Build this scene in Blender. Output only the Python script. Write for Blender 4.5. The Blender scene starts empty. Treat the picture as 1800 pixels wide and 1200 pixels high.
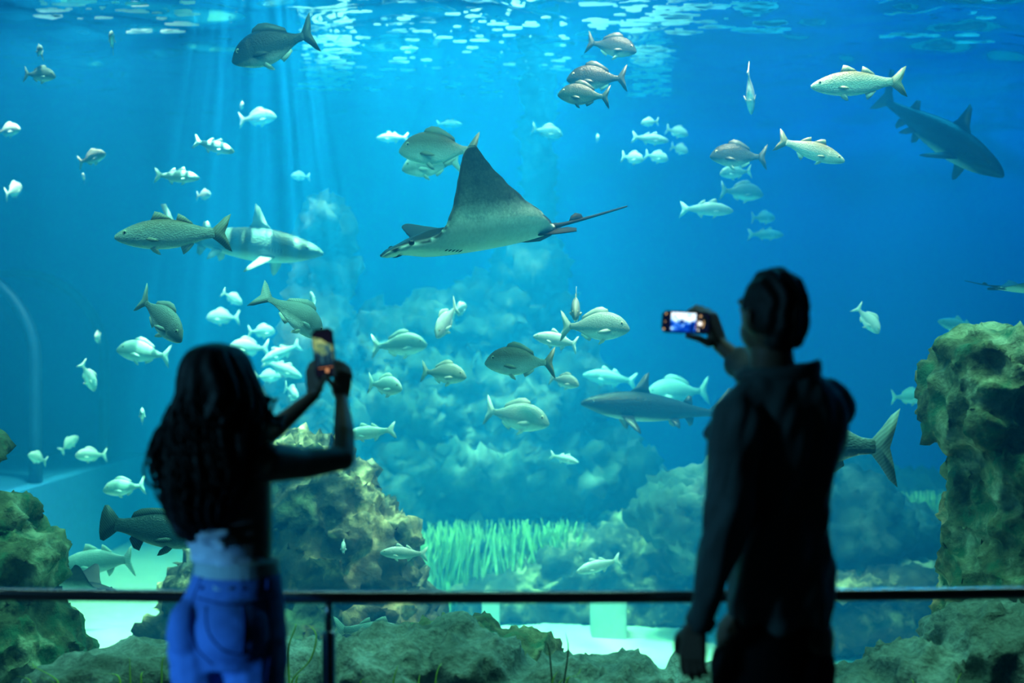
import bpy, bmesh, math, random
from mathutils import Vector, Matrix, Euler, noise
import numpy as np

S = bpy.context.scene
COL = S.collection
R = math.radians
rng = random.Random(7)

# ------------------------------------------------------------------ camera
CAM_Z, FPX = 1.65, 2400.0
cam_d = bpy.data.cameras.new('camera')
cam_d.sensor_width = 36.0
cam_d.lens = 48.0
cam_d.clip_end = 100
cam_d.dof.use_dof = True
cam_d.dof.focus_distance = 7.0
cam_d.dof.aperture_fstop = 1.4
cam = bpy.data.objects.new('camera', cam_d)
cam.location = (0, 0, CAM_Z)
cam.rotation_euler = (R(90), 0, 0)
COL.objects.link(cam)
S.camera = cam

def P(px, py, D):
    """photo pixel at distance D -> point of the place"""
    return Vector(((px-900)/FPX*D, D, CAM_Z-(py-600)/FPX*D))

# ------------------------------------------------------------------ world, lamps, exposure
W = bpy.data.worlds.new('hall_dark')
S.world = W
W.use_nodes = True
W.node_tree.nodes['Background'].inputs[0].default_value = (0.2, 0.65, 0.75, 1)
W.node_tree.nodes['Background'].inputs[1].default_value = 0.007
vs = S.view_settings
vs.view_transform = 'Standard'
vs.look = 'None'
vs.gamma = 1.0
vs.use_curve_mapping = False
vs.exposure = 0.0
cy = S.cycles
cy.max_bounces = 4
cy.diffuse_bounces = 2
cy.glossy_bounces = 2
cy.transmission_bounces = 3
cy.volume_bounces = 0
cy.transparent_max_bounces = 12
cy.caustics_reflective = False
cy.caustics_refractive = False
cy.sample_clamp_indirect = 4.0
cy.use_denoising = True

SAND_Z, SURF_Z, GLASS_Y, BACK_Y = -0.70, 4.25, 5.0, 16.6

def area_lamp(name, loc, size, power, color=(1, 1, 1), rot=(0, 0, 0), size_y=None):
    d = bpy.data.lights.new(name, 'AREA')
    d.energy = power
    d.color = color
    d.size = size
    if size_y:
        d.shape = 'RECTANGLE'
        d.size_y = size_y
    o = bpy.data.objects.new(name, d)
    o.location = loc
    o.rotation_euler = rot
    COL.objects.link(o)
    return o

def spot_lamp(name, loc, target, power, angle, blend=0.6, radius=0.15, color=(1, 1, 1)):
    d = bpy.data.lights.new(name, 'SPOT')
    d.energy = power
    d.color = color
    d.spot_size = R(angle)
    d.spot_blend = blend
    d.shadow_soft_size = radius
    o = bpy.data.objects.new(name, d)
    o.location = loc
    o.rotation_euler = (Vector(target)-Vector(loc)).to_track_quat('-Z', 'Y').to_euler()
    COL.objects.link(o)
    return o

# floods hung over the tank
area_lamp('tank_flood_front', (0, 5.55, 6.1), 9.0, 760, (0.45, 1.0, 0.84), rot=(R(34), 0, 0), size_y=0.8)
area_lamp('tank_flood_left', (-4.6, 10.5, 7.5), 2.5, 130, (0.02, 0.4, 1.0))
area_lamp('tank_flood_right', (4.8, 12.5, 9.0), 2.5, 780, (0.02, 0.44, 1.0))
# the strong lamp whose beam shows in the water
bl = area_lamp('tank_beam', (-0.45, 10.6, 5.3), 2.6, 420, (1.0, 1.0, 0.80), size_y=2.0)
bl.data.spread = R(75)
# sand lamps, with two added fill spots between them
spot_lamp('tank_sand_lamp_left', (-3.2, 10.4, 6.8), (-3.6, 12.2, SAND_Z), 12500, 46, 0.6, 0.2, (1.0, 0.50, 0.44))
spot_lamp('added_seagrass_spot', (4.1, 12.3, 7.0), (4.0, 12.8, 0), 2600, 32, 0.8, 0.2, (1.0, 1.0, 0.8))  # added spot that brightens the right seagrass patch
spot_lamp('added_fish_spot', (-3.0, 8.8, 6.3), (-3.05, 9.0, 2), 900, 34, 0.8, 0.2, (1.0, 1.0, 0.9))  # added narrow spot that only lifts the fish near the surface
spot_lamp('tank_sand_lamp_mid', (1.2, 7.4, 6.4), (1.1, 8.6, SAND_Z), 5200, 46, 0.6, 0.2, (1.0, 0.54, 0.46))
# spots with noise bands in their strength, imitating light broken by ripples
def patterned_lamp(name, loc, target, power, angle, sx, sy, lo, hi, blend):
    rl = spot_lamp(name, loc, target, power, angle, blend, 0.01, (0.9, 1.0, 0.85))
    rl.data.use_nodes = True
    _nt = rl.data.node_tree
    _g = _nt.nodes.new('ShaderNodeNewGeometry'); _mp = _nt.nodes.new('ShaderNodeMapping'); _mp.inputs['Scale'].default_value = (sx, sy, 1)
    _mp.inputs['Rotation'].default_value = (0, 0, 0.4)
    _n = _nt.nodes.new('ShaderNodeTexNoise'); _n.inputs['Scale'].default_value = 1.0; _n.inputs['Detail'].default_value = 2.0
    _r = _nt.nodes.new('ShaderNodeValToRGB'); _r.color_ramp.elements[0].position = lo; _r.color_ramp.elements[1].position = hi
    _nt.links.new(_g.outputs['Incoming'], _mp.inputs[0]); _nt.links.new(_mp.outputs[0], _n.inputs['Vector']); _nt.links.new(_n.outputs['Fac'], _r.inputs[0])
    _nt.links.new(_r.outputs[0], _nt.nodes['Emission'].inputs['Strength'])
patterned_lamp('tank_patterned_spot', (-1.75, 9.2, 6.3), (-1.75, 9.55, 2.2), 16000, 24, 60, 9, 0.50, 0.58, 0.5)  # added over the pale shark for the bands on its back
patterned_lamp('tank_patterned_beam', (-0.8, 10.7, 8.0), (-0.75, 10.9, 0), 10000, 40, 22, 14, 0.40, 0.66, 0.8)
# blue wash in the visitors' hall
spot_lamp('hall_blue_wash', (-3.6, 1.9, 0.60), (-0.85, 3.70, 0.74), 420, 17, 0.9, 0.15, (0.07, 0.40, 1.0))

# dim lamp of the hall, behind the visitors to the left
area_lamp('hall_dim_lamp', (-4.6, 1.7, 2.8), 0.7, 55, (0.12, 0.52, 0.85), rot=(R(60), 0, R(-66)))

# ------------------------------------------------------------------ material helpers
def new_mat(name):
    m = bpy.data.materials.new(name)
    m.use_nodes = True
    nt = m.node_tree
    return m, nt, nt.nodes['Principled BSDF'], nt.nodes['Material Output']

def N(nt, typ, **kw):
    n = nt.nodes.new(typ)
    for k, v in kw.items():
        setattr(n, k, v)
    return n

def noise_tex(nt, vec, scale, detail=4, rough=0.55, dist=0.0):
    n = N(nt, 'ShaderNodeTexNoise')
    n.inputs['Scale'].default_value = scale
    n.inputs['Detail'].default_value = detail
    n.inputs['Roughness'].default_value = rough
    n.inputs['Distortion'].default_value = dist
    nt.links.new(vec, n.inputs['Vector'])
    return n

def ramp(nt, fac, stops):
    r = N(nt, 'ShaderNodeValToRGB')
    e = r.color_ramp.elements
    while len(e) < len(stops):
        e.new(0.5)
    for el, (p, c) in zip(e, stops):
        el.position = p
        el.color = (*c, 1)
    nt.links.new(fac, r.inputs[0])
    return r

def bump(nt, bsdf, height, strength=0.4, dist=0.02):
    b = N(nt, 'ShaderNodeBump')
    b.inputs['Strength'].default_value = strength
    b.inputs['Distance'].default_value = dist
    nt.links.new(height, b.inputs['Height'])
    nt.links.new(b.outputs[0], bsdf.inputs['Normal'])
    return b

def plain(name, color, rough=0.6, metal=0.0, noise_amt=0.15, scale=12.0, coord='Object', spec=0.5, bmp=0.0):
    m, nt, b, out = new_mat(name)
    tc = N(nt, 'ShaderNodeTexCoord')
    n = noise_tex(nt, tc.outputs[coord], scale)
    lo = tuple(max(0, c*(1-noise_amt)) for c in color)
    hi = tuple(min(1, c*(1+noise_amt)) for c in color)
    r = ramp(nt, n.outputs['Fac'], [(0.3, lo), (0.7, hi)])
    nt.links.new(r.outputs[0], b.inputs['Base Color'])
    b.inputs['Roughness'].default_value = rough
    b.inputs['Metallic'].default_value = metal
    b.inputs['Specular IOR Level'].default_value = spec
    if bmp:
        bump(nt, b, n.outputs['Fac'], bmp)
    return m

def rock_mat(name, dark, mid, light, scale=3.0, green=None, fine=30.0):
    m, nt, b, out = new_mat(name)
    g = N(nt, 'ShaderNodeNewGeometry')
    pos = g.outputs['Position']
    n1 = noise_tex(nt, pos, scale, 8, 0.62, 0.3)
    r1 = ramp(nt, n1.outputs['Fac'], [(0.32, dark), (0.5, mid), (0.66, light)])
    n2 = noise_tex(nt, pos, fine, 6, 0.6)
    r2 = ramp(nt, n2.outputs['Fac'], [(0.35, (0.55,)*3), (0.7, (1.25,)*3)])
    mx = N(nt, 'ShaderNodeMix', data_type='RGBA', blend_type='MULTIPLY')
    mx.inputs[0].default_value = 0.8
    nt.links.new(r1.outputs[0], mx.inputs[6])
    nt.links.new(r2.outputs[0], mx.inputs[7])
    col = mx.outputs[2]
    if green:
        n3 = noise_tex(nt, pos, scale*1.7, 5, 0.6)
        r3 = ramp(nt, n3.outputs['Fac'], [(0.5, (0,)*3), (0.62, (1,)*3)])
        m3 = N(nt, 'ShaderNodeMix', data_type='RGBA')
        nt.links.new(r3.outputs[0], m3.inputs[0])
        nt.links.new(col, m3.inputs[6])
        m3.inputs[7].default_value = (*green, 1)
        col = m3.outputs[2]
    nt.links.new(col, b.inputs['Base Color'])
    b.inputs['Roughness'].default_value = 0.92
    b.inputs['Specular IOR Level'].default_value = 0.15
    ad = N(nt, 'ShaderNodeMath', operation='ADD')
    nt.links.new(n1.outputs['Fac'], ad.inputs[0])
    nt.links.new(n2.outputs['Fac'], ad.inputs[1])
    bump(nt, b, ad.outputs[0], 0.7, 0.03)
    return m

# ------------------------------------------------------------------ object helpers
def link_mesh(name, me, mat=None, parent=None, smooth=True):
    o = bpy.data.objects.new(name, me)
    COL.objects.link(o)
    if mat:
        me.materials.clear()
        me.materials.append(mat)
    if parent:
        o.parent = parent
    if smooth and len(me.polygons):
        me.polygons.foreach_set('use_smooth', [True]*len(me.polygons))
    return o

def mesh_from(name, verts, faces):
    me = bpy.data.meshes.new(name)
    me.from_pydata([tuple(v) for v in verts], [], faces)
    me.update()
    return me

def bm_mesh(name, bm):
    me = bpy.data.meshes.new(name)
    bmesh.ops.recalc_face_normals(bm, faces=bm.faces)
    bm.to_mesh(me)
    bm.free()
    return me

def tag(o, label=None, cat=None, group=None, kind=None):
    if label: o['label'] = label
    if cat: o['category'] = cat
    if group: o['group'] = group
    if kind: o['kind'] = kind
    return o

def empty(name, loc=(0, 0, 0), rot=(0, 0, 0)):
    o = bpy.data.objects.new(name, None)
    o.location = loc
    o.rotation_euler = rot
    o.empty_display_size = 0.1
    COL.objects.link(o)
    return o

def box(name, x0, x1, y0, y1, z0, z1, mat, parent=None, bevel=0.0):
    bm = bmesh.new()
    bmesh.ops.create_cube(bm, size=1.0)
    for v in bm.verts:
        v.co = Vector(((x0+x1)/2+v.co.x*(x1-x0), (y0+y1)/2+v.co.y*(y1-y0), (z0+z1)/2+v.co.z*(z1-z0)))
    if bevel:
        bmesh.ops.bevel(bm, geom=bm.edges[:]+bm.verts[:], offset=bevel, segments=2, affect='EDGES', profile=0.6)
    return link_mesh(name, bm_mesh(name, bm), mat, parent, smooth=False)

def tube_bm(bm, pts, radii, seg=12, cap=True, squash=None):
    """sweep a round section along pts into bm"""
    pts = [Vector(p) for p in pts]
    if not hasattr(radii, '__len__'):
        radii = [radii]*len(pts)
    rings = []
    prev_n = None
    for i, p in enumerate(pts):
        t = (pts[min(i+1, len(pts)-1)]-pts[max(i-1, 0)]).normalized()
        if prev_n is None:
            a = Vector((0, 0, 1)) if abs(t.z) < 0.9 else Vector((1, 0, 0))
            n = t.cross(a).normalized()
        else:
            n = (prev_n-t*prev_n.dot(t)).normalized()
        prev_n = n
        bnm = t.cross(n)
        ring = []
        for k in range(seg):
            a = 2*math.pi*k/seg
            ring.append(bm.verts.new(p+(n*math.cos(a)+bnm*math.sin(a))*radii[i]))
        rings.append(ring)
    for a, b in zip(rings, rings[1:]):
        for k in range(seg):
            bm.faces.new((a[k], a[(k+1) % seg], b[(k+1) % seg], b[k]))
    if cap:
        bm.faces.new(rings[0][::-1])
        bm.faces.new(rings[-1])
    return bm

def tube(name, pts, radii, mat, parent=None, seg=12):
    bm = bmesh.new()
    tube_bm(bm, pts, radii, seg)
    return link_mesh(name, bm_mesh(name, bm), mat, parent)

def catmull(pts, n):
    pts = [np.array(p, float) for p in pts]
    out = []
    for i in range(len(pts)-1):
        p0, p1, p2, p3 = pts[max(i-1, 0)], pts[i], pts[i+1], pts[min(i+2, len(pts)-1)]
        for k in range(n):
            t = k/n
            out.append(0.5*((2*p1)+(-p0+p2)*t+(2*p0-5*p1+4*p2-p3)*t*t+(-p0+3*p1-3*p2+p3)*t**3))
    out.append(pts[-1])
    return out

# ------------------------------------------------------------------ the tank and the hall
M_hall = plain('hall_dark_paint', (0.02, 0.022, 0.025), 0.8)
M_floor = plain('hall_dark_floor', (0.03, 0.032, 0.035), 0.5, scale=4)
M_wall = plain('tank_blue_paint', (0.0, 0.12, 0.80), 0.9, noise_amt=0.12, scale=0.5, coord='Generated')

tag(box('floor', -7, 7, -3, 4.75, -0.1, 0, M_floor), kind='structure')
tag(box('wall_plinth', -7, 7, 4.75, GLASS_Y+0.24, -0.5, 0.22, M_hall), kind='structure')
tag(box('ceiling', -7, 7, -3, GLASS_Y-0.02, 4.4, 4.6, M_hall), kind='structure')
tag(box('wall_above_pane', -9.3, 9.3, GLASS_Y-0.02, GLASS_Y+0.19, 4.7, 7.2, M_hall), kind='structure')
tag(box('wall_tank_back', -9.3, 9.3, BACK_Y, BACK_Y+0.3, -0.6, 4.6, M_wall), kind='structure')
tag(box('wall_tank_left', -9.3, -9.0, GLASS_Y, BACK_Y, -0.6, 4.6, M_wall), kind='structure')
tag(box('wall_tank_right', 9.0, 9.3, GLASS_Y, BACK_Y, -0.6, 4.6, M_wall), kind='structure')

# viewing pane: clear acrylic, mirror-like only at grazing angles
m, nt, b, out = new_mat('acrylic_pane')
nt.nodes.remove(b)
fr = N(nt, 'ShaderNodeFresnel'); fr.inputs['IOR'].default_value = 1.3
sc = N(nt, 'ShaderNodeMath', operation='MULTIPLY'); sc.inputs[1].default_value = 0.5
nt.links.new(fr.outputs[0], sc.inputs[0])
tr = N(nt, 'ShaderNodeBsdfTransparent'); tr.inputs[0].default_value = (0.97, 1.0, 0.99, 1)
gl = N(nt, 'ShaderNodeBsdfGlossy'); gl.inputs['Roughness'].default_value = 0.02
mx = N(nt, 'ShaderNodeMixShader')
nt.links.new(sc.outputs[0], mx.inputs[0]); nt.links.new(tr.outputs[0], mx.inputs[1]); nt.links.new(gl.outputs[0], mx.inputs[2])
nt.links.new(mx.outputs[0], out.inputs['Surface'])
M_pane = m
tag(box('window_1', -7, 7, GLASS_Y, GLASS_Y+0.18, 0.22, 4.7, M_pane), kind='structure')

# sand bed
def sand_h(x, y):
    h = 0.10*noise.noise(Vector((x*0.35, y*0.35, 3.1)))+0.035*noise.noise(Vector((x*1.1, y*1.6, 0.2)))
    h += 0.010*noise.noise(Vector((x*3.0, y*7.0, 1.2)))
    return SAND_Z+h
nx, ny = 150, 120
vv, ff = [], []
for j in range(ny+1):
    for i in range(nx+1):
        x = -9+18*i/nx; y = GLASS_Y+0.2+(BACK_Y-GLASS_Y-0.2)*j/ny
        vv.append((x, y, sand_h(x, y)))
for j in range(ny):
    for i in range(nx):
        a = j*(nx+1)+i
        ff.append((a, a+1, a+nx+2, a+nx+1))
M_sand = plain('pale_sand', (0.80, 0.80, 0.72), 0.95, noise_amt=0.1, scale=6, coord='Object', spec=0.1, bmp=0.3)
tag(link_mesh('ground_sand', mesh_from('ground_sand', vv, ff), M_sand), kind='structure')

# the water itself: one clear body that absorbs red and scatters a little blue
m, nt, b, out = new_mat('tank_water')
nt.nodes.remove(b)
vsn = N(nt, 'ShaderNodeVolumeScatter')
vsn.inputs['Color'].default_value = (0.010, 0.36, 1.0, 1)
vsn.inputs['Density'].default_value = 0.12
vsn.inputs['Anisotropy'].default_value = 0.15
van = N(nt, 'ShaderNodeVolumeAbsorption')
van.inputs['Color'].default_value = (0.0, 0.86, 0.965, 1)
van.inputs['Density'].default_value = 0.23
ad = N(nt, 'ShaderNodeAddShader')
nt.links.new(vsn.outputs[0], ad.inputs[0]); nt.links.new(van.outputs[0], ad.inputs[1])
nt.links.new(ad.outputs[0], out.inputs['Volume'])
M_water = m
wo = box('water', -8.999, 8.999, GLASS_Y+0.19, BACK_Y-0.005, SAND_Z-0.14, SURF_Z-0.12, M_water)
tag(wo, kind='structure')

# rippled surface seen from below: mirrors at grazing angles, clear from straight under
m, nt, b, out = new_mat('water_surface')
nt.nodes.remove(b)
fr = N(nt, 'ShaderNodeFresnel'); fr.inputs['IOR'].default_value = 1.33
tr = N(nt, 'ShaderNodeBsdfTransparent')
gl = N(nt, 'ShaderNodeBsdfGlossy'); gl.inputs['Roughness'].default_value = 0.03
gl.inputs['Color'].default_value = (0.9, 0.97, 1, 1)
mx = N(nt, 'ShaderNodeMixShader')
nt.links.new(fr.outputs[0], mx.inputs[0]); nt.links.new(tr.outputs[0], mx.inputs[1]); nt.links.new(gl.outputs[0], mx.inputs[2])
nt.links.new(mx.outputs[0], out.inputs['Surface'])
M_surf = m
nx, ny = 260, 220
vv, ff = [], []
for j in range(ny+1):
    for i in range(nx+1):
        x = -8.99+17.98*i/nx; y = GLASS_Y+0.2+(BACK_Y-GLASS_Y-0.21)*j/ny
        h = 0.10*noise.noise(Vector((x*0.7, y*1.3, 5)))+0.075*noise.noise(Vector((x*1.8, y*2.9, 9)))+0.018*noise.noise(Vector((x*5, y*7, 2)))
        vv.append((x, y, SURF_Z+h))
for j in range(ny):
    for i in range(nx):
        a = j*(nx+1)+i
        ff.append((a, a+1, a+nx+2, a+nx+1))
tag(link_mesh('water_surface', mesh_from('water_surface', vv, ff), M_surf), kind='structure')
# ------------------------------------------------------------------ rocks
def tex(name, typ, size, **kw):
    t = bpy.data.textures.new(name, typ)
    t.noise_scale = size
    for k, v in kw.items():
        setattr(t, k, v)
    return t
T_big = tex('rock_big', 'CLOUDS', 0.55, noise_depth=3)
T_mid = tex('rock_mid', 'CLOUDS', 0.20, noise_depth=4)
T_ridge = tex('rock_ridge', 'MUSGRAVE', 0.16, musgrave_type='RIDGED_MULTIFRACTAL', octaves=4.0)
T_small = tex('rock_small', 'CLOUDS', 0.06, noise_depth=3)
T_vor = tex('rock_lumps', 'VORONOI', 0.14)

def rock(name, blobs, mat, voxel=0.03, amp=(0.18, 0.09, 0.05, 0.02), label=None, cat='rock', group=None, lumps=0.0):
    """blobs: (centre, radii[, tilt]) melted into one stone, then weathered"""
    bm = bmesh.new()
    for bl in blobs:
        c, r = bl[0], bl[1]
        rot = Euler([R(a) for a in bl[2]]).to_matrix().to_4x4() if len(bl) > 2 else Matrix()
        if not hasattr(r, '__len__'):
            r = (r, r, r)
        mtx = Matrix.Translation(Vector(c)) @ rot @ Matrix.Diagonal((*r, 1))
        bmesh.ops.create_icosphere(bm, subdivisions=3, radius=1.0, matrix=mtx)
    me = bm_mesh(name, bm)
    o = link_mesh(name, me, mat)
    md = o.modifiers.new('melt', 'REMESH'); md.mode = 'VOXEL'; md.voxel_size = voxel; md.use_smooth_shade = True
    sm = o.modifiers.new('soft', 'SMOOTH'); sm.iterations = 4; sm.factor = 0.5
    for t, a in ((T_big, amp[0]), (T_mid, amp[1]), (T_ridge, amp[2]), (T_small, amp[3])):
        if a:
            d = o.modifiers.new('weather', 'DISPLACE'); d.texture = t; d.strength = a; d.texture_coords = 'GLOBAL'; d.mid_level = 0.5
    if lumps:
        d = o.modifiers.new('lumps', 'DISPLACE'); d.texture = T_vor; d.strength = -lumps; d.texture_coords = 'GLOBAL'; d.mid_level = 0.3
    return tag(o, label, cat, group)

M_rock_fg = rock_mat('rock_grey_green', (0.10, 0.12, 0.09), (0.24, 0.26, 0.21), (0.46, 0.47, 0.40), 2.5, fine=40)
M_rock_ol = rock_mat('rock_olive', (0.04, 0.055, 0.03), (0.24, 0.24, 0.12), (0.66, 0.60, 0.36), 4.0, green=(0.07, 0.18, 0.09), fine=26)
M_rock_br = rock_mat('rock_brown', (0.02, 0.03, 0.03), (0.12, 0.09, 0.06), (0.80, 0.52, 0.28), 3.4, fine=14)
M_rock_far = rock_mat('rock_reef', (0.02, 0.035, 0.03), (0.05, 0.07, 0.055), (0.28, 0.24, 0.21), 1.6, fine=7)

def B(px, py, D, rx, ry, rd, tilt=None):
    """blob from photo pixels: centre, half width px, half height px, half depth m"""
    k = D/FPX
    c = P(px, py, D)
    return (c, (rx*k, rd, ry*k)) if tilt is None else (c, (rx*k, rd, ry*k), tilt)

# ledge along the foot of the pane, three boulders
rock('boulder', [B(150, 1230, 5.7, 110, 75, .32), B(250, 1210, 5.75, 130, 75, .34), B(370, 1205, 5.75, 120, 85, .3), B(470, 1225, 5.8, 90, 90, .3)],
     M_rock_fg, 0.018, (0.10, 0.06, 0.03, 0.012), 'long low grey boulder at the foot of the pane behind the woman')
rock('boulder', [B(560, 1225, 5.75, 120, 90, .3), B(680, 1200, 5.7, 130, 75, .34), B(800, 1190, 5.8, 130, 85, .36), B(950, 1220, 5.75, 150, 50, .34),
                 B(1090, 1232, 5.75, 140, 60, .34), B(1210, 1240, 5.75, 110, 65, .3), B(660, 1140, 5.95, 60, 14, .15)],
     M_rock_fg, 0.018, (0.11, 0.08, 0.05, 0.014), 'long knobbly grey boulder at the foot of the pane between the two visitors')
rock('boulder', [B(800, 1140, 6.25, 110, 42, .22), B(860, 1160, 6.2, 130, 40, .22), B(740, 1180, 6.2, 90, 45, .2)],
     M_rock_ol, 0.018, (0.06, 0.05, 0.06, 0.012), 'dark ribbed boulder peaking behind the knobbly grey boulder')
rock('boulder', [B(1500, 1245, 5.7, 150, 60, .3), B(1640, 1215, 5.75, 130, 80, .36), B(1730, 1150, 5.8, 95, 85, .36), B(1800, 1160, 5.8, 110, 90, .36), B(1900, 1190, 5.8, 110, 90, .36)],
     M_rock_fg, 0.018, (0.08, 0.06, 0.05, 0.012), 'sloping grey boulder below the tall rock pillar')
# left rock
rock('rock_outcrop', [B(-20, 905, 6.5, 70, 45, .28), B(-30, 960, 6.5, 90, 60, .32), B(20, 990, 6.5, 85, 62, .36), B(-20, 1030, 6.5, 100, 50, .36),
                      B(20, 1130, 6.5, 110, 95, .42), B(80, 1180, 6.5, 60, 100, .38), B(-80, 1100, 6.6, 150, 200, .5), B(40, 1250, 6.5, 140, 120, .45)],
     M_rock_ol, 0.022, (0.14, 0.12, 0.05, 0.02), 'mossy olive rock outcrop at the edge of the view beside the tunnel', lumps=0.05)
rock('small_rock', [B(-30, 785, 6.4, 38, 26, .2), B(-80, 800, 6.4, 70, 45, .25), B(-150, 860, 6.5, 80, 90, .3), B(-160, 1000, 6.5, 90, 150, .35)], M_rock_ol, 0.022, (0.08, 0.06, 0.03, 0.02),
     'small dark rock knob poking in above the mossy outcrop')
# right pillar
rock('rock_stack', [B(1745, 625, 6.3, 95, 48, .35), B(1720, 680, 6.3, 85, 75, .4), B(1712, 740, 6.3, 75, 60, .4), B(1790, 700, 6.4, 110, 110, .45),
                     B(1765, 830, 6.35, 88, 90, .45), B(1770, 930, 6.35, 92, 90, .45), B(1758, 1010, 6.35, 90, 70, .5), B(1770, 1100, 6.4, 120, 120, .5),
                     B(1870, 850, 6.5, 110, 280, .5), B(1850, 1200, 6.5, 170, 140, .5)],
     M_rock_ol, 0.022, (0.16, 0.12, 0.04, 0.022), 'tall craggy olive rock pillar with an overhanging top', lumps=0.07)
# brown rock behind the woman
rock('rock_mound', [B(545, 800, 9.0, 60, 40, .35), B(560, 880, 9.0, 105, 90, .55), B(590, 980, 9.0, 140, 110, .7), B(610, 1080, 9.0, 165, 100, .75), B(420, 1040, 9.1, 120, 110, .6), B(380, 1130, 9.0, 120, 80, .6), B(620, 1170, 9.0, 190, 75, .7), B(420, 1180, 9.0, 150, 70, .6)],
     M_rock_br, 0.035, (0.22, 0.16, 0.08, 0.03), 'brown and cream speckled rock mound behind the woman', lumps=0.08)
# mid rocks
rock('reef_slab', [B(910, 1050, 11.9, 120, 34, .5), B(1010, 1010, 12.0, 120, 50, .5), B(1090, 985, 12.1, 110, 75, .6), B(1180, 960, 12.1, 100, 85, .6), B(1200, 1050, 11.9, 140, 55, .6), B(1020, 1065, 11.9, 180, 32, .5)],
     M_rock_br, 0.04, (0.25, 0.18, 0.08, 0.03), 'low speckled reef slab rising behind the rail between the visitors')
rock('reef_slab', [B(1220, 900, 11, 110, 60, .6), B(1320, 920, 11, 160, 100, .7), B(1440, 940, 11, 150, 110, .8)],
     M_rock_far, 0.05, (0.3, 0.2, 0.08, 0.03), 'dark reef rock half hidden behind the man')
rock('rock_dome', [B(1470, 905, 11.4, 100, 65, .6), B(1540, 940, 11.4, 110, 70, .7), B(1600, 970, 11.4, 80, 45, .6), B(1480, 980, 11.4, 150, 50, .7), B(1640, 985, 11.4, 45, 25, .4)],
     M_rock_far, 0.04, (0.2, 0.14, 0.06, 0.03), 'rounded dark teal rock dome between the man and the pillar')
rock('rock_shelf', [B(1480, 1020, 10.3, 120, 24, .35), B(1590, 1018, 10.3, 130, 22, .35), B(1680, 1030, 10.3, 60, 30, .3), B(1500, 1095, 10.5, 130, 50, .3), B(1600, 1090, 10.5, 100, 60, .3)],
     M_rock_br, 0.035, (0.16, 0.12, 0.06, 0.03), 'pale flat-topped rock shelf under the teal rock dome')
# far reef
rock('reef_rock', [B(575, 400, 12.5, 48, 55, .5), B(565, 480, 12.6, 42, 90, .5), B(570, 620, 12.6, 60, 120, .7), B(560, 760, 12.6, 110, 130, .8), B(540, 960, 12.6, 170, 120, .9)],
     M_rock_far, 0.06, (0.35, 0.25, 0.1, 0.04), 'hazy rock column with a pale lit crown behind the shark')
rock('reef_rock', [B(930, 480, 13.0, 62, 55, .6), B(900, 560, 13.0, 110, 70, .7), B(800, 580, 13.0, 110, 55, .7), B(690, 600, 13.0, 80, 40, .6),
                   B(760, 690, 13.0, 170, 110, .9), B(920, 690, 13.0, 150, 110, .9), B(880, 820, 13.0, 230, 110, 1.0), B(700, 840, 13.0, 200, 110, 1.0), B(980, 830, 13.0, 170, 90, 1.0), B(850, 960, 13, 330, 80, 1.0)],
     M_rock_far, 0.06, (0.4, 0.3, 0.12, 0.05), 'big hazy reef hill in the middle of the tank')
rock('rock_spire', [B(946, y, 13.6, 26+3*math.sin(y*0.09), 60, .17) for y in range(-40, 520, 45)],
     M_rock_far, 0.05, (0.10, 0.10, 0.08, 0.03), 'slim encrusted column reaching up to the water surface')
rock('reef_rock', [B(1640, 900, 14.5, 120, 60, .7), B(1500, 880, 14.5, 120, 70, .7), B(1250, 900, 14.8, 160, 60, .7), B(1640, 990, 14.5, 200, 60, .7), B(1300, 980, 14.6, 200, 60, .8)],
     M_rock_far, 0.06, (0.35, 0.25, 0.1, 0.04), 'low far reef bank behind the teal rock dome')

# pale blocks added in place of sand seen through gaps in the reef
M_block = plain('pale_sand_block', (0.75, 0.75, 0.68), 0.9, noise_amt=0.12, scale=9, bmp=0.2)
for (x0, x1, y0, y1, D, lab) in ((847, 878, 1050, 1112, 10.95, 'narrow pale block standing in for sand seen through a gap under the rail'),
                                 (1040, 1102, 1052, 1100, 11.0, 'wide pale block standing in for sand seen through a gap under the rail')):
    a, c = P(x0, y1, D), P(x1, y0, D)
    bx_ = box('sand_gap_block', a.x, c.x, D, D+0.25, SAND_Z-0.06, c.z, M_block, bevel=0.02)
    tag(bx_, lab, 'block')

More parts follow.
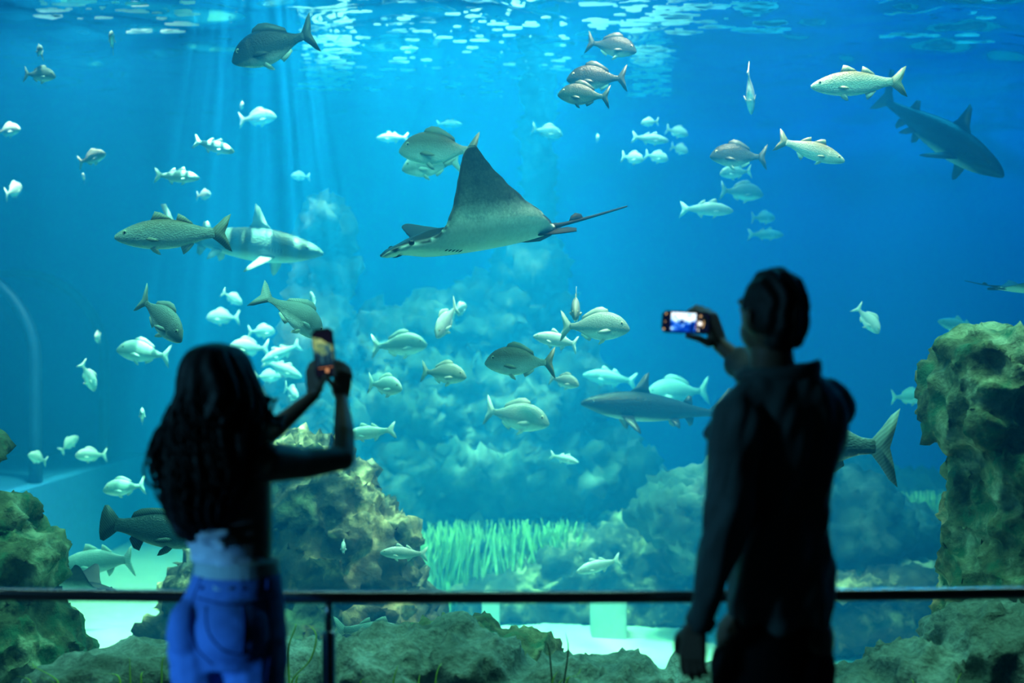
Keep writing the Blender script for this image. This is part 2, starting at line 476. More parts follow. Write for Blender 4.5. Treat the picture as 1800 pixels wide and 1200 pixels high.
# ------------------------------------------------------------------ underwater visitor tunnel on the left
M_rib = plain('tunnel_rib_blue', (0.0, 0.03, 0.12), 0.6)
M_tun = M_pane
tx, tr_, tz = -5.5, 0.92, 1.45
tag(box('wall_tunnel_base', tx-tr_-0.2, tx+tr_+0.16, 12.2, BACK_Y, SAND_Z-0.2, 0.3, plain('tunnel_base_blue', (0.05, 0.28, 0.75), 0.8)), kind='structure')
tun = empty('visitor_tunnel', (tx, 14.0, 0.3))
tag(tun, 'blue ribbed acrylic visitor tunnel running back along the tank', 'tunnel')
def arc_pts(r):
    pts = [(-r, 0, 0.0), (-r, 0, 0.5)]
    for k in range(0, 19):
        a = math.pi-math.pi*k/18
        pts.append((r*math.cos(a), 0, tz-0.3+r*math.sin(a)))
    pts += [(r, 0, 0.5), (r, 0, 0.0)]
    return pts
for yy in (13.0-14, 15.2-14):
    bm = bmesh.new()
    pts = arc_pts(tr_)
    vs_ = []
    for p in pts:
        p = Vector(p); c = Vector((0, 0, min(p.z, tz-0.3)))
        d = (p-c).normalized()
        vs_.append([bm.verts.new(p+d*a+Vector((0, bq+yy, 0))) for a, bq in ((0.0, -.06), (.09, -.06), (.09, .06), (0.0, .06))])
    for a, b_ in zip(vs_, vs_[1:]):
        for k in range(4):
            bm.faces.new((a[k], a[(k+1) % 4], b_[(k+1) % 4], b_[k]))
    bm.faces.new(vs_[0][::-1]); bm.faces.new(vs_[-1])
    link_mesh('rib', bm_mesh('rib', bm), M_rib, tun)
bm = bmesh.new()
rows = [[bm.verts.new(Vector(p)+Vector((0, yy, 0))) for p in arc_pts(tr_-0.01)] for yy in (-1.8, -0.9, 0, 0.9, 1.8, 2.58)]
for a, b_ in zip(rows, rows[1:]):
    for k in range(len(a)-1):
        bm.faces.new((a[k], a[k+1], b_[k+1], b_[k]))
link_mesh('acrylic_vault', bm_mesh('acrylic_vault', bm), M_tun, tun)
# ------------------------------------------------------------------ fish
from mathutils.bvhtree import BVHTree
def fish_mat(name, back, side, belly, zlo, zhi, rough=0.38, spots=0.25, scale=22):
    m, nt, b, out = new_mat(name)
    tc = N(nt, 'ShaderNodeTexCoord')
    sp = N(nt, 'ShaderNodeSeparateXYZ')
    nt.links.new(tc.outputs['Object'], sp.inputs[0])
    n = noise_tex(nt, tc.outputs['Object'], scale, 5, 0.65)
    ml = N(nt, 'ShaderNodeMath', operation='MULTIPLY_ADD')
    nt.links.new(n.outputs['Fac'], ml.inputs[0])
    ml.inputs[1].default_value = spots*(zhi-zlo)
    nt.links.new(sp.outputs['Z'], ml.inputs[2])
    mr = N(nt, 'ShaderNodeMapRange')
    mr.inputs['From Min'].default_value = zlo+spots*(zhi-zlo)*0.5
    mr.inputs['From Max'].default_value = zhi+spots*(zhi-zlo)*0.5
    nt.links.new(ml.outputs[0], mr.inputs['Value'])
    r = ramp(nt, mr.outputs[0], [(0.08, belly), (0.36, side), (0.62, tuple((a+c)/2 for a, c in zip(side, back))), (0.9, back)])
    vo = N(nt, 'ShaderNodeTexVoronoi'); vo.inputs['Scale'].default_value = 55
    mp = N(nt, 'ShaderNodeMapping'); mp.inputs['Scale'].default_value = (1, 1, 1.5)
    nt.links.new(tc.outputs['Object'], mp.inputs[0]); nt.links.new(mp.outputs[0], vo.inputs['Vector'])
    nt.links.new(r.outputs[0], b.inputs['Base Color'])
    b.inputs['Roughness'].default_value = rough
    b.inputs['Specular IOR Level'].default_value = 0.12 if name.startswith('shark') else 0.35
    bump(nt, b, vo.outputs['Distance'], 0.25, 0.01)
    return m

FM = {
    'silver': fish_mat('fish_silver', (0.30, 0.35, 0.31), (0.17, 0.24, 0.22), (0.93, 0.93, 0.82), -0.15, 0.17),  # back lighter than side: top light painted into the colour
    'pale':   fish_mat('fish_pale', (0.70, 0.74, 0.68), (0.28, 0.36, 0.34), (0.92, 0.92, 0.84), -0.15, 0.17),  # bright back over a dark side paints in the light from above
    'dark':   fish_mat('fish_dark', (0.018, 0.03, 0.03), (0.05, 0.09, 0.09), (0.60, 0.62, 0.54), -0.17, 0.14),
    'olive':  fish_mat('fish_olive', (0.17, 0.15, 0.09), (0.44, 0.54, 0.48), (0.92, 0.92, 0.80), -0.13, 0.13),
    'slate':  fish_mat('fish_slate', (0.03, 0.06, 0.06), (0.08, 0.16, 0.15), (0.34, 0.40, 0.34), -0.15, 0.15),
}
def fin_mat(name, col, alpha_dark=0.72):
    m, nt, b, out = new_mat(name)
    tc = N(nt, 'ShaderNodeTexCoord')
    wv = N(nt, 'ShaderNodeTexWave'); wv.inputs['Scale'].default_value = 24; wv.inputs['Distortion'].default_value = 2.0
    wv.bands_direction = 'DIAGONAL'
    nt.links.new(tc.outputs['Object'], wv.inputs[0])
    r = ramp(nt, wv.outputs['Fac'], [(0.2, tuple(c*alpha_dark for c in col)), (0.8, col)])
    nt.links.new(r.outputs[0], b.inputs['Base Color'])
    b.inputs['Roughness'].default_value = 0.5
    b.inputs['Subsurface Weight'].default_value = 0.0
    return m
FF = {'silver': fin_mat('fin_silver', (0.42, 0.48, 0.42)), 'pale': fin_mat('fin_pale', (0.75, 0.80, 0.72), 0.8),
      'dark': fin_mat('fin_dark', (0.06, 0.09, 0.085)), 'olive': fin_mat('fin_olive', (0.26, 0.28, 0.20)), 'slate': fin_mat('fin_slate', (0.07, 0.13, 0.12), 0.45)}
M_belly_fin = fin_mat('fin_belly', (0.70, 0.72, 0.60), 0.8)
M_eye = plain('fish_eye', (0.012, 0.012, 0.012), 0.12, noise_amt=0.0)
M_eyering = plain('fish_eye_ring', (0.55, 0.52, 0.34), 0.3)

SP = {
 'bream': dict(
  st=[(.50, .0, -.022, .004), (.475, .035, -.045, .022), (.43, .085, -.072, .042), (.36, .135, -.10, .060), (.27, .168, -.128, .074), (.245, .174, -.132, .070), (.15, .186, -.148, .078),
      (.02, .172, -.142, .068), (-.10, .132, -.108, .048), (-.20, .080, -.068, .029), (-.29, .043, -.040, .016), (-.37, .038, -.036, .009)],
  tail=[(-.345, .030), (-.40, .085), (-.455, .150), (-.505, .185), (-.480, .08), (-.455, 0), (-.480, -.08), (-.505, -.185), (-.455, -.150), (-.40, -.085), (-.345, -.030)],
  dorsal=[[(.20, .170), (.17, .215), (.09, .242), (.0, .228), (-.10, .180), (-.19, .125), (-.20, .075), (-.10, .120), (.02, .160)]],
  anal=[(-.04, -.120), (-.07, -.165), (-.13, -.140), (-.20, -.095), (-.19, -.065)],
  pelvic=((.16, -.135), .13), pect=((.23, -.03), .20), eye=(.385, .055, .026)),
 'bass': dict(
  st=[(.50, .004, -.02, .004), (.47, .026, -.040, .020), (.42, .050, -.060, .036), (.34, .080, -.082, .050), (.265, .100, -.095, .058), (.245, .104, -.098, .054), (.14, .116, -.106, .062),
      (.02, .114, -.104, .060), (-.10, .092, -.086, .046), (-.20, .066, -.062, .030), (-.29, .044, -.040, .018), (-.36, .040, -.037, .010)],
  tail=[(-.335, .032), (-.39, .070), (-.45, .118), (-.505, .140), (-.475, .06), (-.445, 0), (-.475, -.06), (-.505, -.140), (-.45, -.118), (-.39, -.070), (-.335, -.032)],
  dorsal=[[(.19, .105), (.15, .175), (.10, .165), (.04, .135), (.0, .108), (.10, .108)], [(-.03, .100), (-.05, .155), (-.10, .135), (-.17, .085), (-.18, .062), (-.10, .082)]],
  anal=[(-.06, -.085), (-.085, -.15), (-.13, -.125), (-.18, -.075), (-.17, -.06)],
  pelvic=((.20, -.095), .11), pect=((.22, -.03), .12), eye=(.405, .022, .020)),
 'grouper': dict(
  st=[(.50, .0, -.03, .006), (.47, .035, -.055, .028), (.41, .075, -.085, .05), (.32, .112, -.110, .068), (.255, .130, -.120, .076), (.235, .134, -.122, .072), (.12, .146, -.128, .078),
      (.0, .140, -.122, .072), (-.12, .110, -.098, .052), (-.22, .078, -.072, .034), (-.30, .060, -.058, .022), (-.37, .058, -.056, .012)],
  tail=[(-.34, .050), (-.40, .105), (-.46, .150), (-.495, .145), (-.515, .08), (-.52, 0), (-.515, -.08), (-.495, -.145), (-.46, -.150), (-.40, -.105), (-.34, -.050)],
  dorsal=[[(.22, .130), (.18, .180), (.08, .195), (-.04, .185), (-.14, .165), (-.21, .125), (-.23, .072), (-.10, .108), (.05, .130)]],
  anal=[(-.08, -.100), (-.11, -.185), (-.17, -.170), (-.22, -.10), (-.20, -.07)],
  pelvic=((.20, -.115), .16), pect=((.21, -.04), .17), eye=(.40, .045, .020)),
}

def bend_y(x, bnd):
    return bnd*(max(0.0, 0.18-x)**2)*0.9

def body_bm(bm, st, bnd, seg=16, fine=2):
    prof = catmull(st, fine)
    prof = sorted(prof, key=lambda p: -p[0])
    rings = []
    for (x, zt, zb, w) in prof:
        c, hh = (zt+zb)/2, max((zt-zb)/2, .002)
        ring = []
        for k in range(seg):
            a = 2*math.pi*k/seg
            ca, sa = math.cos(a), math.sin(a)
            yy = math.copysign(abs(ca)**1.15, ca)*max(w, .002)
            ring.append(bm.verts.new((x, yy+bend_y(x, bnd), c+math.copysign(abs(sa)**0.95, sa)*hh)))
        rings.append(ring)
    for a, b in zip(rings, rings[1:]):
        for k in range(seg):
            bm.faces.new((a[k], a[(k+1) % seg], b[(k+1) % seg], b[k]))
    bm.faces.new(rings[0]); bm.faces.new(rings[-1][::-1])

def fin_bm(bm, outline, bnd, th=0.006, xf=None):
    """thin plate that swells a little in the middle"""
    n = len(outline)
    cx = sum(p[0] for p in outline)/n; cz = sum(p[1] for p in outline)/n
    def put(x, y, z):
        v = Vector((x, y, z))
        v = xf @ v if xf else v
        return bm.verts.new((v.x, v.y+bend_y(v.x, bnd), v.z))
    s1 = [put(x, th*0.25, z) for x, z in outline]
    s2 = [put(x, -th*0.25, z) for x, z in outline]
    c1, c2 = put(cx, th, cz), put(cx, -th, cz)
    for k in range(n):
        j = (k+1) % n
        bm.faces.new((s1[k], s1[j], c1)); bm.faces.new((s2[j], s2[k], c2)); bm.faces.new((s1[k], s2[k], s2[j], s1[j]))

def paddle(length, width):
    return [(0, width*.16), (-length*.30, width*.36), (-length*.70, width*.30), (-length, width*.02), (-length*.80, -width*.16), (-length*.45, -width*.30), (0, -width*.16)]

def tail_plate(bm, outline, bnd):
    n = len(outline)//2
    top = outline[:n+1]; bot = outline[:n-1:-1]
    a = [bm.verts.new((x, .004+bend_y(x, bnd), z)) for x, z in outline]
    b = [bm.verts.new((x, -.004+bend_y(x, bnd), z)) for x, z in outline]
    c1 = bm.verts.new((-.40, .008+bend_y(-.40, bnd), 0)); c2 = bm.verts.new((-.40, -.008+bend_y(-.40, bnd), 0))
    m = len(outline)
    for k in range(m):
        j = (k+1) % m
        bm.faces.new((a[k], a[j], c1)); bm.faces.new((b[j], b[k], c2)); bm.faces.new((a[k], b[k], b[j], a[j]))

_mesh_cache = {}
ZS = {'bream': 1.24, 'bass': 1.18, 'grouper': 1.12}
def fish_meshes(sp, bnd, single=False):
    key = (sp, bnd, single)
    if key in _mesh_cache:
        return _mesh_cache[key]
    d = SP[sp]
    out = []
    def add(name, fn, kind):
        if single:
            fn(big)
        else:
            bm = bmesh.new(); fn(bm)
            bmesh.ops.scale(bm, vec=(1, 1.05, ZS[sp]), verts=bm.verts)
            me = bm_mesh(sp+'_'+name, bm)
            me.polygons.foreach_set('use_smooth', [True]*len(me.polygons))
            out.append((name, me, kind))
    big = bmesh.new() if single else None
    add('body', lambda bm: body_bm(bm, d['st'], bnd), 'body')
    add('tail_fin', lambda bm: tail_plate(bm, d['tail'], bnd), 'fin')
    for o in d['dorsal']:
        add('dorsal_fin', lambda bm, o=o: fin_bm(bm, o, bnd), 'fin')
    add('anal_fin', lambda bm: fin_bm(bm, d['anal'], bnd), 'belly')
    (px_, pz_), pl = d['pelvic']
    (qx, qz), ql = d['pect']
    def wid(x):
        ss = sorted(d['st'], key=lambda s: s[0])
        for s0, s1 in zip(ss, ss[1:]):
            if s0[0] <= x <= s1[0]:
                t = (x-s0[0])/(s1[0]-s0[0]); return s0[3]+(s1[3]-s0[3])*t
        return .05
    for s in (1, -1):
        xf = Matrix.Translation((px_, s*wid(px_)*.35, pz_+.015)) @ Euler((R(-25*s), R(-38), 0)).to_matrix().to_4x4()
        add('pelvic_fin', lambda bm, xf=xf: fin_bm(bm, paddle(pl, pl*.62), 0, .003, xf), 'belly')
        xf = Matrix.Translation((qx, s*wid(qx)*.93, qz)) @ Euler((R(10*s), R(-10), R(-13*s))).to_matrix().to_4x4()
        add('pectoral_fin', lambda bm, xf=xf: fin_bm(bm, paddle(ql, ql*.40), 0, .002, xf), 'fin')
        ex, ez, er = d['eye']
        def eyeb(bm, s=s):
            bmesh.ops.create_uvsphere(bm, u_segments=10, v_segments=8, radius=1, matrix=Matrix.Translation((ex, s*wid(ex)*.84, ez)) @ Matrix.Diagonal((er*.62, er*.45, er*.62, 1)))
        def ringb(bm, s=s):
            bmesh.ops.create_uvsphere(bm, u_segments=12, v_segments=8, radius=1, matrix=Matrix.Translation((ex, s*wid(ex)*.80, ez)) @ Matrix.Diagonal((er, er*.40, er, 1)))
        add('eye', ringb, 'ring')
        add('pupil', eyeb, 'eye')
    if single:
        bmesh.ops.scale(big, vec=(1, 1.05, ZS[sp]), verts=big.verts)
        me = bm_mesh(sp+'_small', big)
        me.polygons.foreach_set('use_smooth', [True]*len(me.polygons))
        out = [('whole', me, 'body')]
    _mesh_cache[key] = out
    return out

def set_mat(o, mat):
    if not o.data.materials:
        o.data.materials.append(mat)
    o.material_slots[0].link = 'OBJECT'
    o.material_slots[0].material = mat

def fish(px, py, lpx, D, sp, col, yaw, pitch, label, bnd=0, roll=0, group=None, parts=None):
    """lpx: true body length in photo pixels at that distance (before foreshortening)"""
    name = {'bream': 'sea_bream', 'bass': 'sea_bass', 'grouper': 'grouper_fish'}[sp]
    s = lpx*D/FPX
    mtx = Matrix.Translation(P(px, py, D)) @ Matrix.Rotation(R(yaw), 4, 'Z') @ Matrix.Rotation(R(-pitch), 4, 'Y') @ Matrix.Rotation(R(roll), 4, 'X') @ Matrix.Scale(s, 4)
    single = lpx < 46 if parts is None else not parts
    if single:
        me = fish_meshes(sp, bnd, True)[0][1]
        o = bpy.data.objects.new(name, me); COL.objects.link(o)
        set_mat(o, FM[col]); o.matrix_world = mtx
        return tag(o, label, 'fish', group)
    root = empty(name); root.matrix_world = mtx
    tag(root, label, 'fish', group)
    body = None; last_eye = None
    for nm, me, kind in fish_meshes(sp, bnd):
        o = bpy.data.objects.new(nm, me); COL.objects.link(o)
        set_mat(o, {'body': FM[col], 'fin': FF[col], 'belly': M_belly_fin if col != 'slate' else FF[col], 'eye': M_eye, 'ring': M_eyering}[kind])
        if kind == 'body':
            body = o
        o.parent = body if kind in ('ring', 'eye') else root
    return root

FISH = [
 # px, py, len, D, species, colour, yaw, pitch, label, bend
 (66, 90, 44, 9.0, 'bream', 'pale', -50, 5, 'tiny pale bream near the water surface, topmost of the pair at the left edge', 1),
 (70, 132, 62, 9.0, 'bream', 'silver', -12, -6, 'small silver bream below the tiny one in the top left corner', 0),
 (197, 72, 60, 9.0, 'bream', 'pale', -78, 12, 'small pale bream seen head-on near the surface, left of the dark bream', 0),
 (480, 82, 158, 7.9, 'bream', 'dark', 172, -17, 'large dark bream tilting nose down just under the surface at upper left', 0),
 (425, 186, 30, 11.5, 'bream', 'pale', -70, 0, 'pale dot-like fish just above the blurred bream, below the dark bream', 0),
 (453, 208, 66, 11.0, 'bream', 'pale', 0, 6, 'blurred pale bream swimming below the large dark bream', 0),
 (14, 230, 54, 10.8, 'bream', 'pale', -20, 4, 'blurred bream cut by the left edge of the view', 0),
 (162, 278, 58, 10.0, 'bream', 'pale', -18, 14, 'round pale bream nose up in the open blue at upper left', 0),
 (147, 312, 26, 11.0, 'bream', 'pale', -80, 20, 'tiny pale fish right under the round bream at upper left', 0),
 (376, 257, 80, 9.4, 'bass', 'pale', -12, -15, 'pale slender fish tilted nose down above the striped shark', 0),
 (311, 310, 84, 9.4, 'bass', 'pale', -8, -4, 'pale slender fish swimming level, just above the small oval fish', 0),
 (358, 343, 40, 10.6, 'bream', 'pale', -40, 0, 'small oval pale fish between the slender fish and the striped shark', 0),
 (304, 412, 202, 6.8, 'bass', 'olive', 184, -2, 'large sharp sea bass with silver side and spiny fins in front of the shark', 0),
 (283, 560, 132, 6.7, 'bream', 'silver', -34, -36, 'grey fish with dark fins diving nose down above the woman', 0),
 (524, 554, 128, 6.9, 'bream', 'silver', 42, -38, 'grey bream seen from behind beside the top of her phone', 1),
 (552, 535, 58, 9.5, 'bass', 'pale', 120, 55, 'pale fish with forked tail turning upward behind the grey bream', 1),
 (172, 593, 44, 10.6, 'bream', 'pale', -84, 0, 'tiny oval fish seen head-on, left of the pale bream', 0),
 (252, 620, 92, 9.6, 'bream', 'pale', 192, 8, 'plump pale bream just left of the top of her hair', 0),
 (155, 662, 60, 10.2, 'bream', 'pale', 60, -58, 'pale fish standing nearly upright beside the tunnel rib', 0),
 (250, 730, 52, 9.8, 'bream', 'pale', -75, 15, 'pale fish seen head-on, left of the curls of the woman', 0),
 (160, 800, 54, 11.0, 'bream', 'pale', 200, 0, 'blurred bream in front of the second tunnel rib', 0),
 (66, 805, 44, 11.6, 'bream', 'pale', 240, 20, 'faint blurred fish beside the nearer tunnel rib', 0),
 (122, 780, 40, 12.0, 'bream', 'pale', 30, 40, 'faint blurred fish between the two tunnel ribs', 0),
 (218, 857, 72, 9.8, 'bream', 'pale', 190, -6, 'pale bream over the edge of the tunnel base', 0),
 (270, 932, 190, 6.5, 'grouper', 'slate', -6, -8, 'dark slate grouper with fan tail half hidden by the woman', 0),
 (178, 985, 160, 8.6, 'bass', 'pale', 178, -8, 'large blurred pale fish low over the white sand at left', 1),
 (408, 524, 42, 11.5, 'bream', 'pale', 30, -30, 'small blurred fish left of the grey bream by her phone', 0),
 (392, 558, 60, 12.0, 'bream', 'pale', 175, 0, 'faint blurred bream above the head of the woman', 0),
 (460, 583, 52, 11.0, 'bream', 'pale', 35, 0, 'small blurred fish right above the woman, upper of the loose shoal', 0),
 (437, 612, 74, 11.4, 'bream', 'pale', 172, 0, 'blurred bream close above her hair at its right', 0),
 (494, 620, 74, 11.0, 'bass', 'pale', 195, -24, 'blurred slender fish slanting up toward her phone', 0),
 (497, 648, 76, 11.2, 'bass', 'pale', -10, -22, 'blurred slender fish slanting down beside her left hand', 0),
 (470, 662, 48, 11.8, 'bream', 'pale', 10, 0, 'faint fish between her hair and left forearm, lower of the loose shoal', 0),
 (512, 690, 56, 10.6, 'bream', 'pale', -55, -20, 'pale fish just above her left forearm', 0),
 (785, 564, 92, 8.7, 'bream', 'pale', -118, -38, 'white bream diving head-on in front of the reef hill', 0),
 (702, 607, 98, 9.4, 'bream', 'silver', 0, 2, 'silver bream with bright belly swimming level left of the diving one', 0),
 (808, 545, 50, 9.6, 'bream', 'pale', 60, 20, 'small pale fish right behind the diving white bream', 0),
 (780, 657, 88, 8.5, 'bream', 'silver', -22, -6, 'silver bream with shining forehead in the middle of the shoal', 0),
 (677, 678, 82, 8.8, 'bream', 'pale', -38, -6, 'round pale bream right of her raised forearm', 0),
 (914, 637, 124, 7.4, 'bream', 'olive', 182, 0, 'sharp dark-backed bream facing left under the reef crest', 0),
 (992, 670, 60, 8.8, 'bream', 'silver', -30, -12, 'small silver bream just behind the sharp dark-backed one', 0),
 (1046, 575, 122, 8.0, 'bream', 'silver', -8, -2, 'big silver bream with black gill mark facing the phone of the man', 0),
 (1012, 541, 98, 7.5, 'bream', 'silver', -94, -22, 'bream seen head-on hovering in front of the big silver one', 0),
 (982, 598, 96, 8.6, 'bass', 'pale', 160, 10, 'white slender fish crossing below the head-on bream', 1),
 (906, 733, 122, 8.8, 'bream', 'silver', -6, -10, 'silver bream nose down over the dark hollow of the reef', 1),
 (650, 760, 92, 8.8, 'bass', 'pale', 186, -6, 'pale slender fish partly behind her raised elbow', 0),
 (992, 806, 54, 9.8, 'bass', 'pale', -20, -12, 'small pale slender fish below the shoal, low over the reef', 0),
 (710, 972, 84, 7.9, 'bass', 'pale', 178, 2, 'pale slender fish low in front of the brown rock mound', 0),
 (604, 961, 50, 8.2, 'bream', 'pale', -86, 0, 'round white fish seen head-on against the brown rock mound', 0),
 (1052, 994, 82, 9.0, 'bass', 'pale', 188, -14, 'pale slender fish low over the speckled reef slab', 0),
 (655, 1110, 140, 7.0, 'bass', 'silver', 2, -4, 'blue-grey fish resting low behind the knobbly boulder', 0),
 (1075, 82, 90, 8.3, 'bream', 'dark', -8, -12, 'dark bream facing right, topmost right of the slim column', 0),
 (1049, 138, 106, 8.0, 'bream', 'dark', 176, 0, 'dark bream with tan tail, upper of the overlapping pair', 0),
 (1026, 168, 92, 7.6, 'bream', 'slate', 174, 4, 'slate bream, lower and nearer of the overlapping pair', 0),
 (772, 264, 142, 8.2, 'bream', 'olive', 178, 0, 'big bream with bright outline directly above the wing of the ray', 0),
 (758, 290, 104, 8.9, 'bream', 'pale', 182, -8, 'pale bream half hidden under the bright outlined one', 0),
 (690, 242, 56, 10.8, 'bass', 'pale', 180, 0, 'faint blurred fish left of the bright outlined bream', 0),
 (962, 232, 56, 11.0, 'bream', 'slate', -5, -12, 'faint dark fish in front of the slim column', 0),
 (790, 218, 46, 12.0, 'bass', 'slate', 0, 0, 'faint shadowy fish above the bright outlined bream', 0),
 (1142, 215, 34, 10.8, 'bream', 'pale', 150, 0, 'white fish at the top of the small shoal right of the column', 0),
 (1143, 244, 66, 10.4, 'bass', 'pale', -15, -8, 'longest white fish of the small shoal right of the column', 0),
 (1112, 278, 48, 10.6, 'bream', 'pale', -40, -12, 'white fish at the lower left of the small shoal', 0),
 (1154, 276, 46, 10.8, 'bream', 'pale', -30, -15, 'white fish at the lower right of the small shoal', 0),
 (1190, 232, 44, 11.4, 'bream', 'pale', -30, -18, 'dim fish trailing at the right of the small shoal', 0),
 (1194, 262, 40, 11.6, 'bream', 'pale', -45, -20, 'dim fish lowest at the right of the small shoal', 0),
 (1050, 243, 28, 11.0, 'bream', 'pale', -85, 0, 'lone white dot of a fish between the column and the small shoal', 0),
 (1318, 160, 92, 8.4, 'bream', 'pale', 74, -52, 'pale fish seen from behind, nose down, left of the top right sea bass', 0),
 (1509, 147, 166, 7.3, 'bass', 'olive', 176, -2, 'large sea bass facing left in front of the shark tail at upper right', 0),
 (1425, 264, 124, 7.7, 'bass', 'olive', -10, -19, 'sea bass heading nose down toward the upper right shark', 0),
 (1298, 275, 100, 8.4, 'bream', 'dark', 176, 2, 'dark bream facing left above the white blurred fish', 0),
 (1293, 303, 56, 10.0, 'bream', 'pale', 176, -4, 'white blurred fish right below the dark bream', 0),
 (1304, 338, 76, 10.6, 'bream', 'silver', 0, -6, 'blurred silver bream second below the dark bream', 0),
 (1243, 367, 92, 9.8, 'bass', 'pale', -4, -4, 'bright white slender fish right of the ray tail', 1),
 (1342, 383, 48, 11.6, 'bream', 'pale', 20, 0, 'blurred white fish above the head of the man, upper of two', 0),
 (1346, 412, 64, 11.6, 'bass', 'pale', 4, 0, 'blurred white fish above the head of the man, lower of two', 0),
 (1525, 562, 62, 9.4, 'bream', 'pale', -24, -50, 'pale fish diving nose down right of the head of the man', 0),
 (1598, 698, 62, 10.2, 'bream', 'pale', -4, 0, 'pale bream between the man and the rock pillar', 0),
 (1690, 576, 92, 10.4, 'bass', 'pale', 190, 16, 'pale blurred fish just above the top of the rock pillar', 0),
 (1424, 780, 300, 6.3, 'bream', 'silver', 172, 2, 'big silver fish whose tail shows behind the back of the man', 0),
 (1072, 664, 96, 11.6, 'bass', 'pale', 184, 8, 'faint blurred fish above the nose of the middle shark', 0),
 (1190, 690, 112, 11.8, 'bream', 'pale', 178, -4, 'faint blurred bream behind the fin of the middle shark', 0),
 (1215, 566, 70, 11.4, 'bream', 'pale', 10, 0, 'faint blurred fish behind the phone of the man', 0),
 (528, 310, 34, 11.8, 'bream', 'pale', 200, 0, 'faint tiny fish in the light beam, left of the ray', 0),
 (24, 335, 58, 11.2, 'bream', 'pale', 80, 20, 'blurred greenish fish at the left edge below the cut one', 0),
]
for f in FISH:
    px, py, l, D, sp, col, yaw, pitch, lab = f[:9]
    fish(px, py, l, D, sp, col, yaw, pitch, lab, f[9] if len(f) > 9 else 0)

# ------------------------------------------------------------------ sharks
M_shark = fish_mat('shark_grey', (0.008, 0.016, 0.018), (0.02, 0.035, 0.036), (0.55, 0.60, 0.55), -0.115, 0.05, 0.45, 0.12, 9)
M_shark_pale = fish_mat('shark_pale', (0.05, 0.08, 0.08), (0.12, 0.17, 0.16), (0.80, 0.84, 0.74), -0.10, 0.07, 0.45, 0.12, 9)
M_sharkfin = plain('shark_fin_grey', (0.012, 0.022, 0.024), 0.5, scale=8)
M_sharkfin_p = plain('shark_fin_pale', (0.25, 0.30, 0.27), 0.5, scale=8)
SH = [(.50, .004, -.012, .006), (.47, .022, -.022, .030), (.42, .040, -.036, .050), (.34, .058, -.055, .064), (.24, .074, -.068, .072), (.10, .082, -.074, .072),
      (-.05, .070, -.062, .058), (-.18, .050, -.042, .040), (-.28, .032, -.026, .024), (-.36, .022, -.018, .015), (-.41, .018, -.014, .010)]
def shark(px, py, lpx, D, yaw, pitch, label, bnd=0, pale=False, roll=0):
    mb, mf = (M_shark_pale, M_sharkfin_p) if pale else (M_shark, M_sharkfin)
    root = empty('shark')
    root.matrix_world = Matrix.Translation(P(px, py, D)) @ Matrix.Rotation(R(yaw), 4, 'Z') @ Matrix.Rotation(R(-pitch), 4, 'Y') @ Matrix.Rotation(R(roll), 4, 'X') @ Matrix.Scale(lpx*D/FPX, 4)
    tag(root, label, 'shark')
    def add(nm, fn, mat, par=root):
        bm = bmesh.new(); fn(bm)
        bmesh.ops.scale(bm, vec=(1, 1.2, 1.3), verts=bm.verts)
        return link_mesh(nm, bm_mesh('shark_'+nm, bm), mat, par)
    body = add('body', lambda bm: body_bm(bm, SH, bnd, 18, 3), mb)
    add('tail_fin', lambda bm: fin_bm(bm, [(-.37, .016), (-.42, .05), (-.50, .14), (-.53, .135), (-.505, .10), (-.455, .02), (-.47, -.03), (-.485, -.065), (-.45, -.05), (-.40, -.014)], bnd, .008), mf)
    add('dorsal_fin', lambda bm: fin_bm(bm, [(.19, .066), (.14, .10), (.085, .17), (.055, .185), (.055, .15), (.05, .10), (.03, .07), (.1, .07)], bnd, .010), mf)
    add('second_dorsal_fin', lambda bm: fin_bm(bm, [(-.19, .045), (-.225, .085), (-.25, .08), (-.255, .05), (-.26, .036), (-.22, .036)], bnd, .006), mf)
    add('anal_fin', lambda bm: fin_bm(bm, [(-.21, -.032), (-.25, -.075), (-.27, -.065), (-.275, -.03), (-.24, -.028)], bnd, .006), mf)
    for s in (1, -1):
        xf = Matrix.Translation((.21, s*.052, -.045)) @ Euler((R(62*s), 0, 0)).to_matrix().to_4x4()
        add('pectoral_fin', lambda bm: fin_bm(bm, [(.03, .01), (.0, -.06), (-.055, -.145), (-.085, -.17), (-.085, -.13), (-.07, -.06), (-.06, .01)], 0, .009, xf), mf)
        xf = Matrix.Translation((-.12, s*.03, -.045)) @ Euler((R(48*s), 0, 0)).to_matrix().to_4x4()
        add('pelvic_fin', lambda bm: fin_bm(bm, [(.02, .01), (-.01, -.045), (-.045, -.065), (-.05, -.03), (-.045, .01)], 0, .006, xf), mf)
        add('eye', lambda bm: bmesh.ops.create_uvsphere(bm, u_segments=8, v_segments=6, radius=.008, matrix=Matrix.Translation((.42, s*.045, .010))), M_eye, body)
        for k in range(5):
            add('gill_slit', lambda bm: fin_bm(bm, [(0, .022), (.004, .0), (0, -.024), (-.003, 0)], 0, .003, Matrix.Translation((.275-.018*k, s*(.0665+.0008*k), -.004))), M_eye, body)
    return root
shark(1150, 718, 262, 9.4, 186, 5, 'dark grey shark with tall dorsal fin between the shoal and the man')
shark(1648, 236, 300, 9.6, -48, -34, 'grey shark with white belly coming down at upper right', 0, roll=-14)
shark(425, 428, 300, 9.6, -10, -7, 'pale shark with rippled light on its back behind the large sea bass', 0, True)

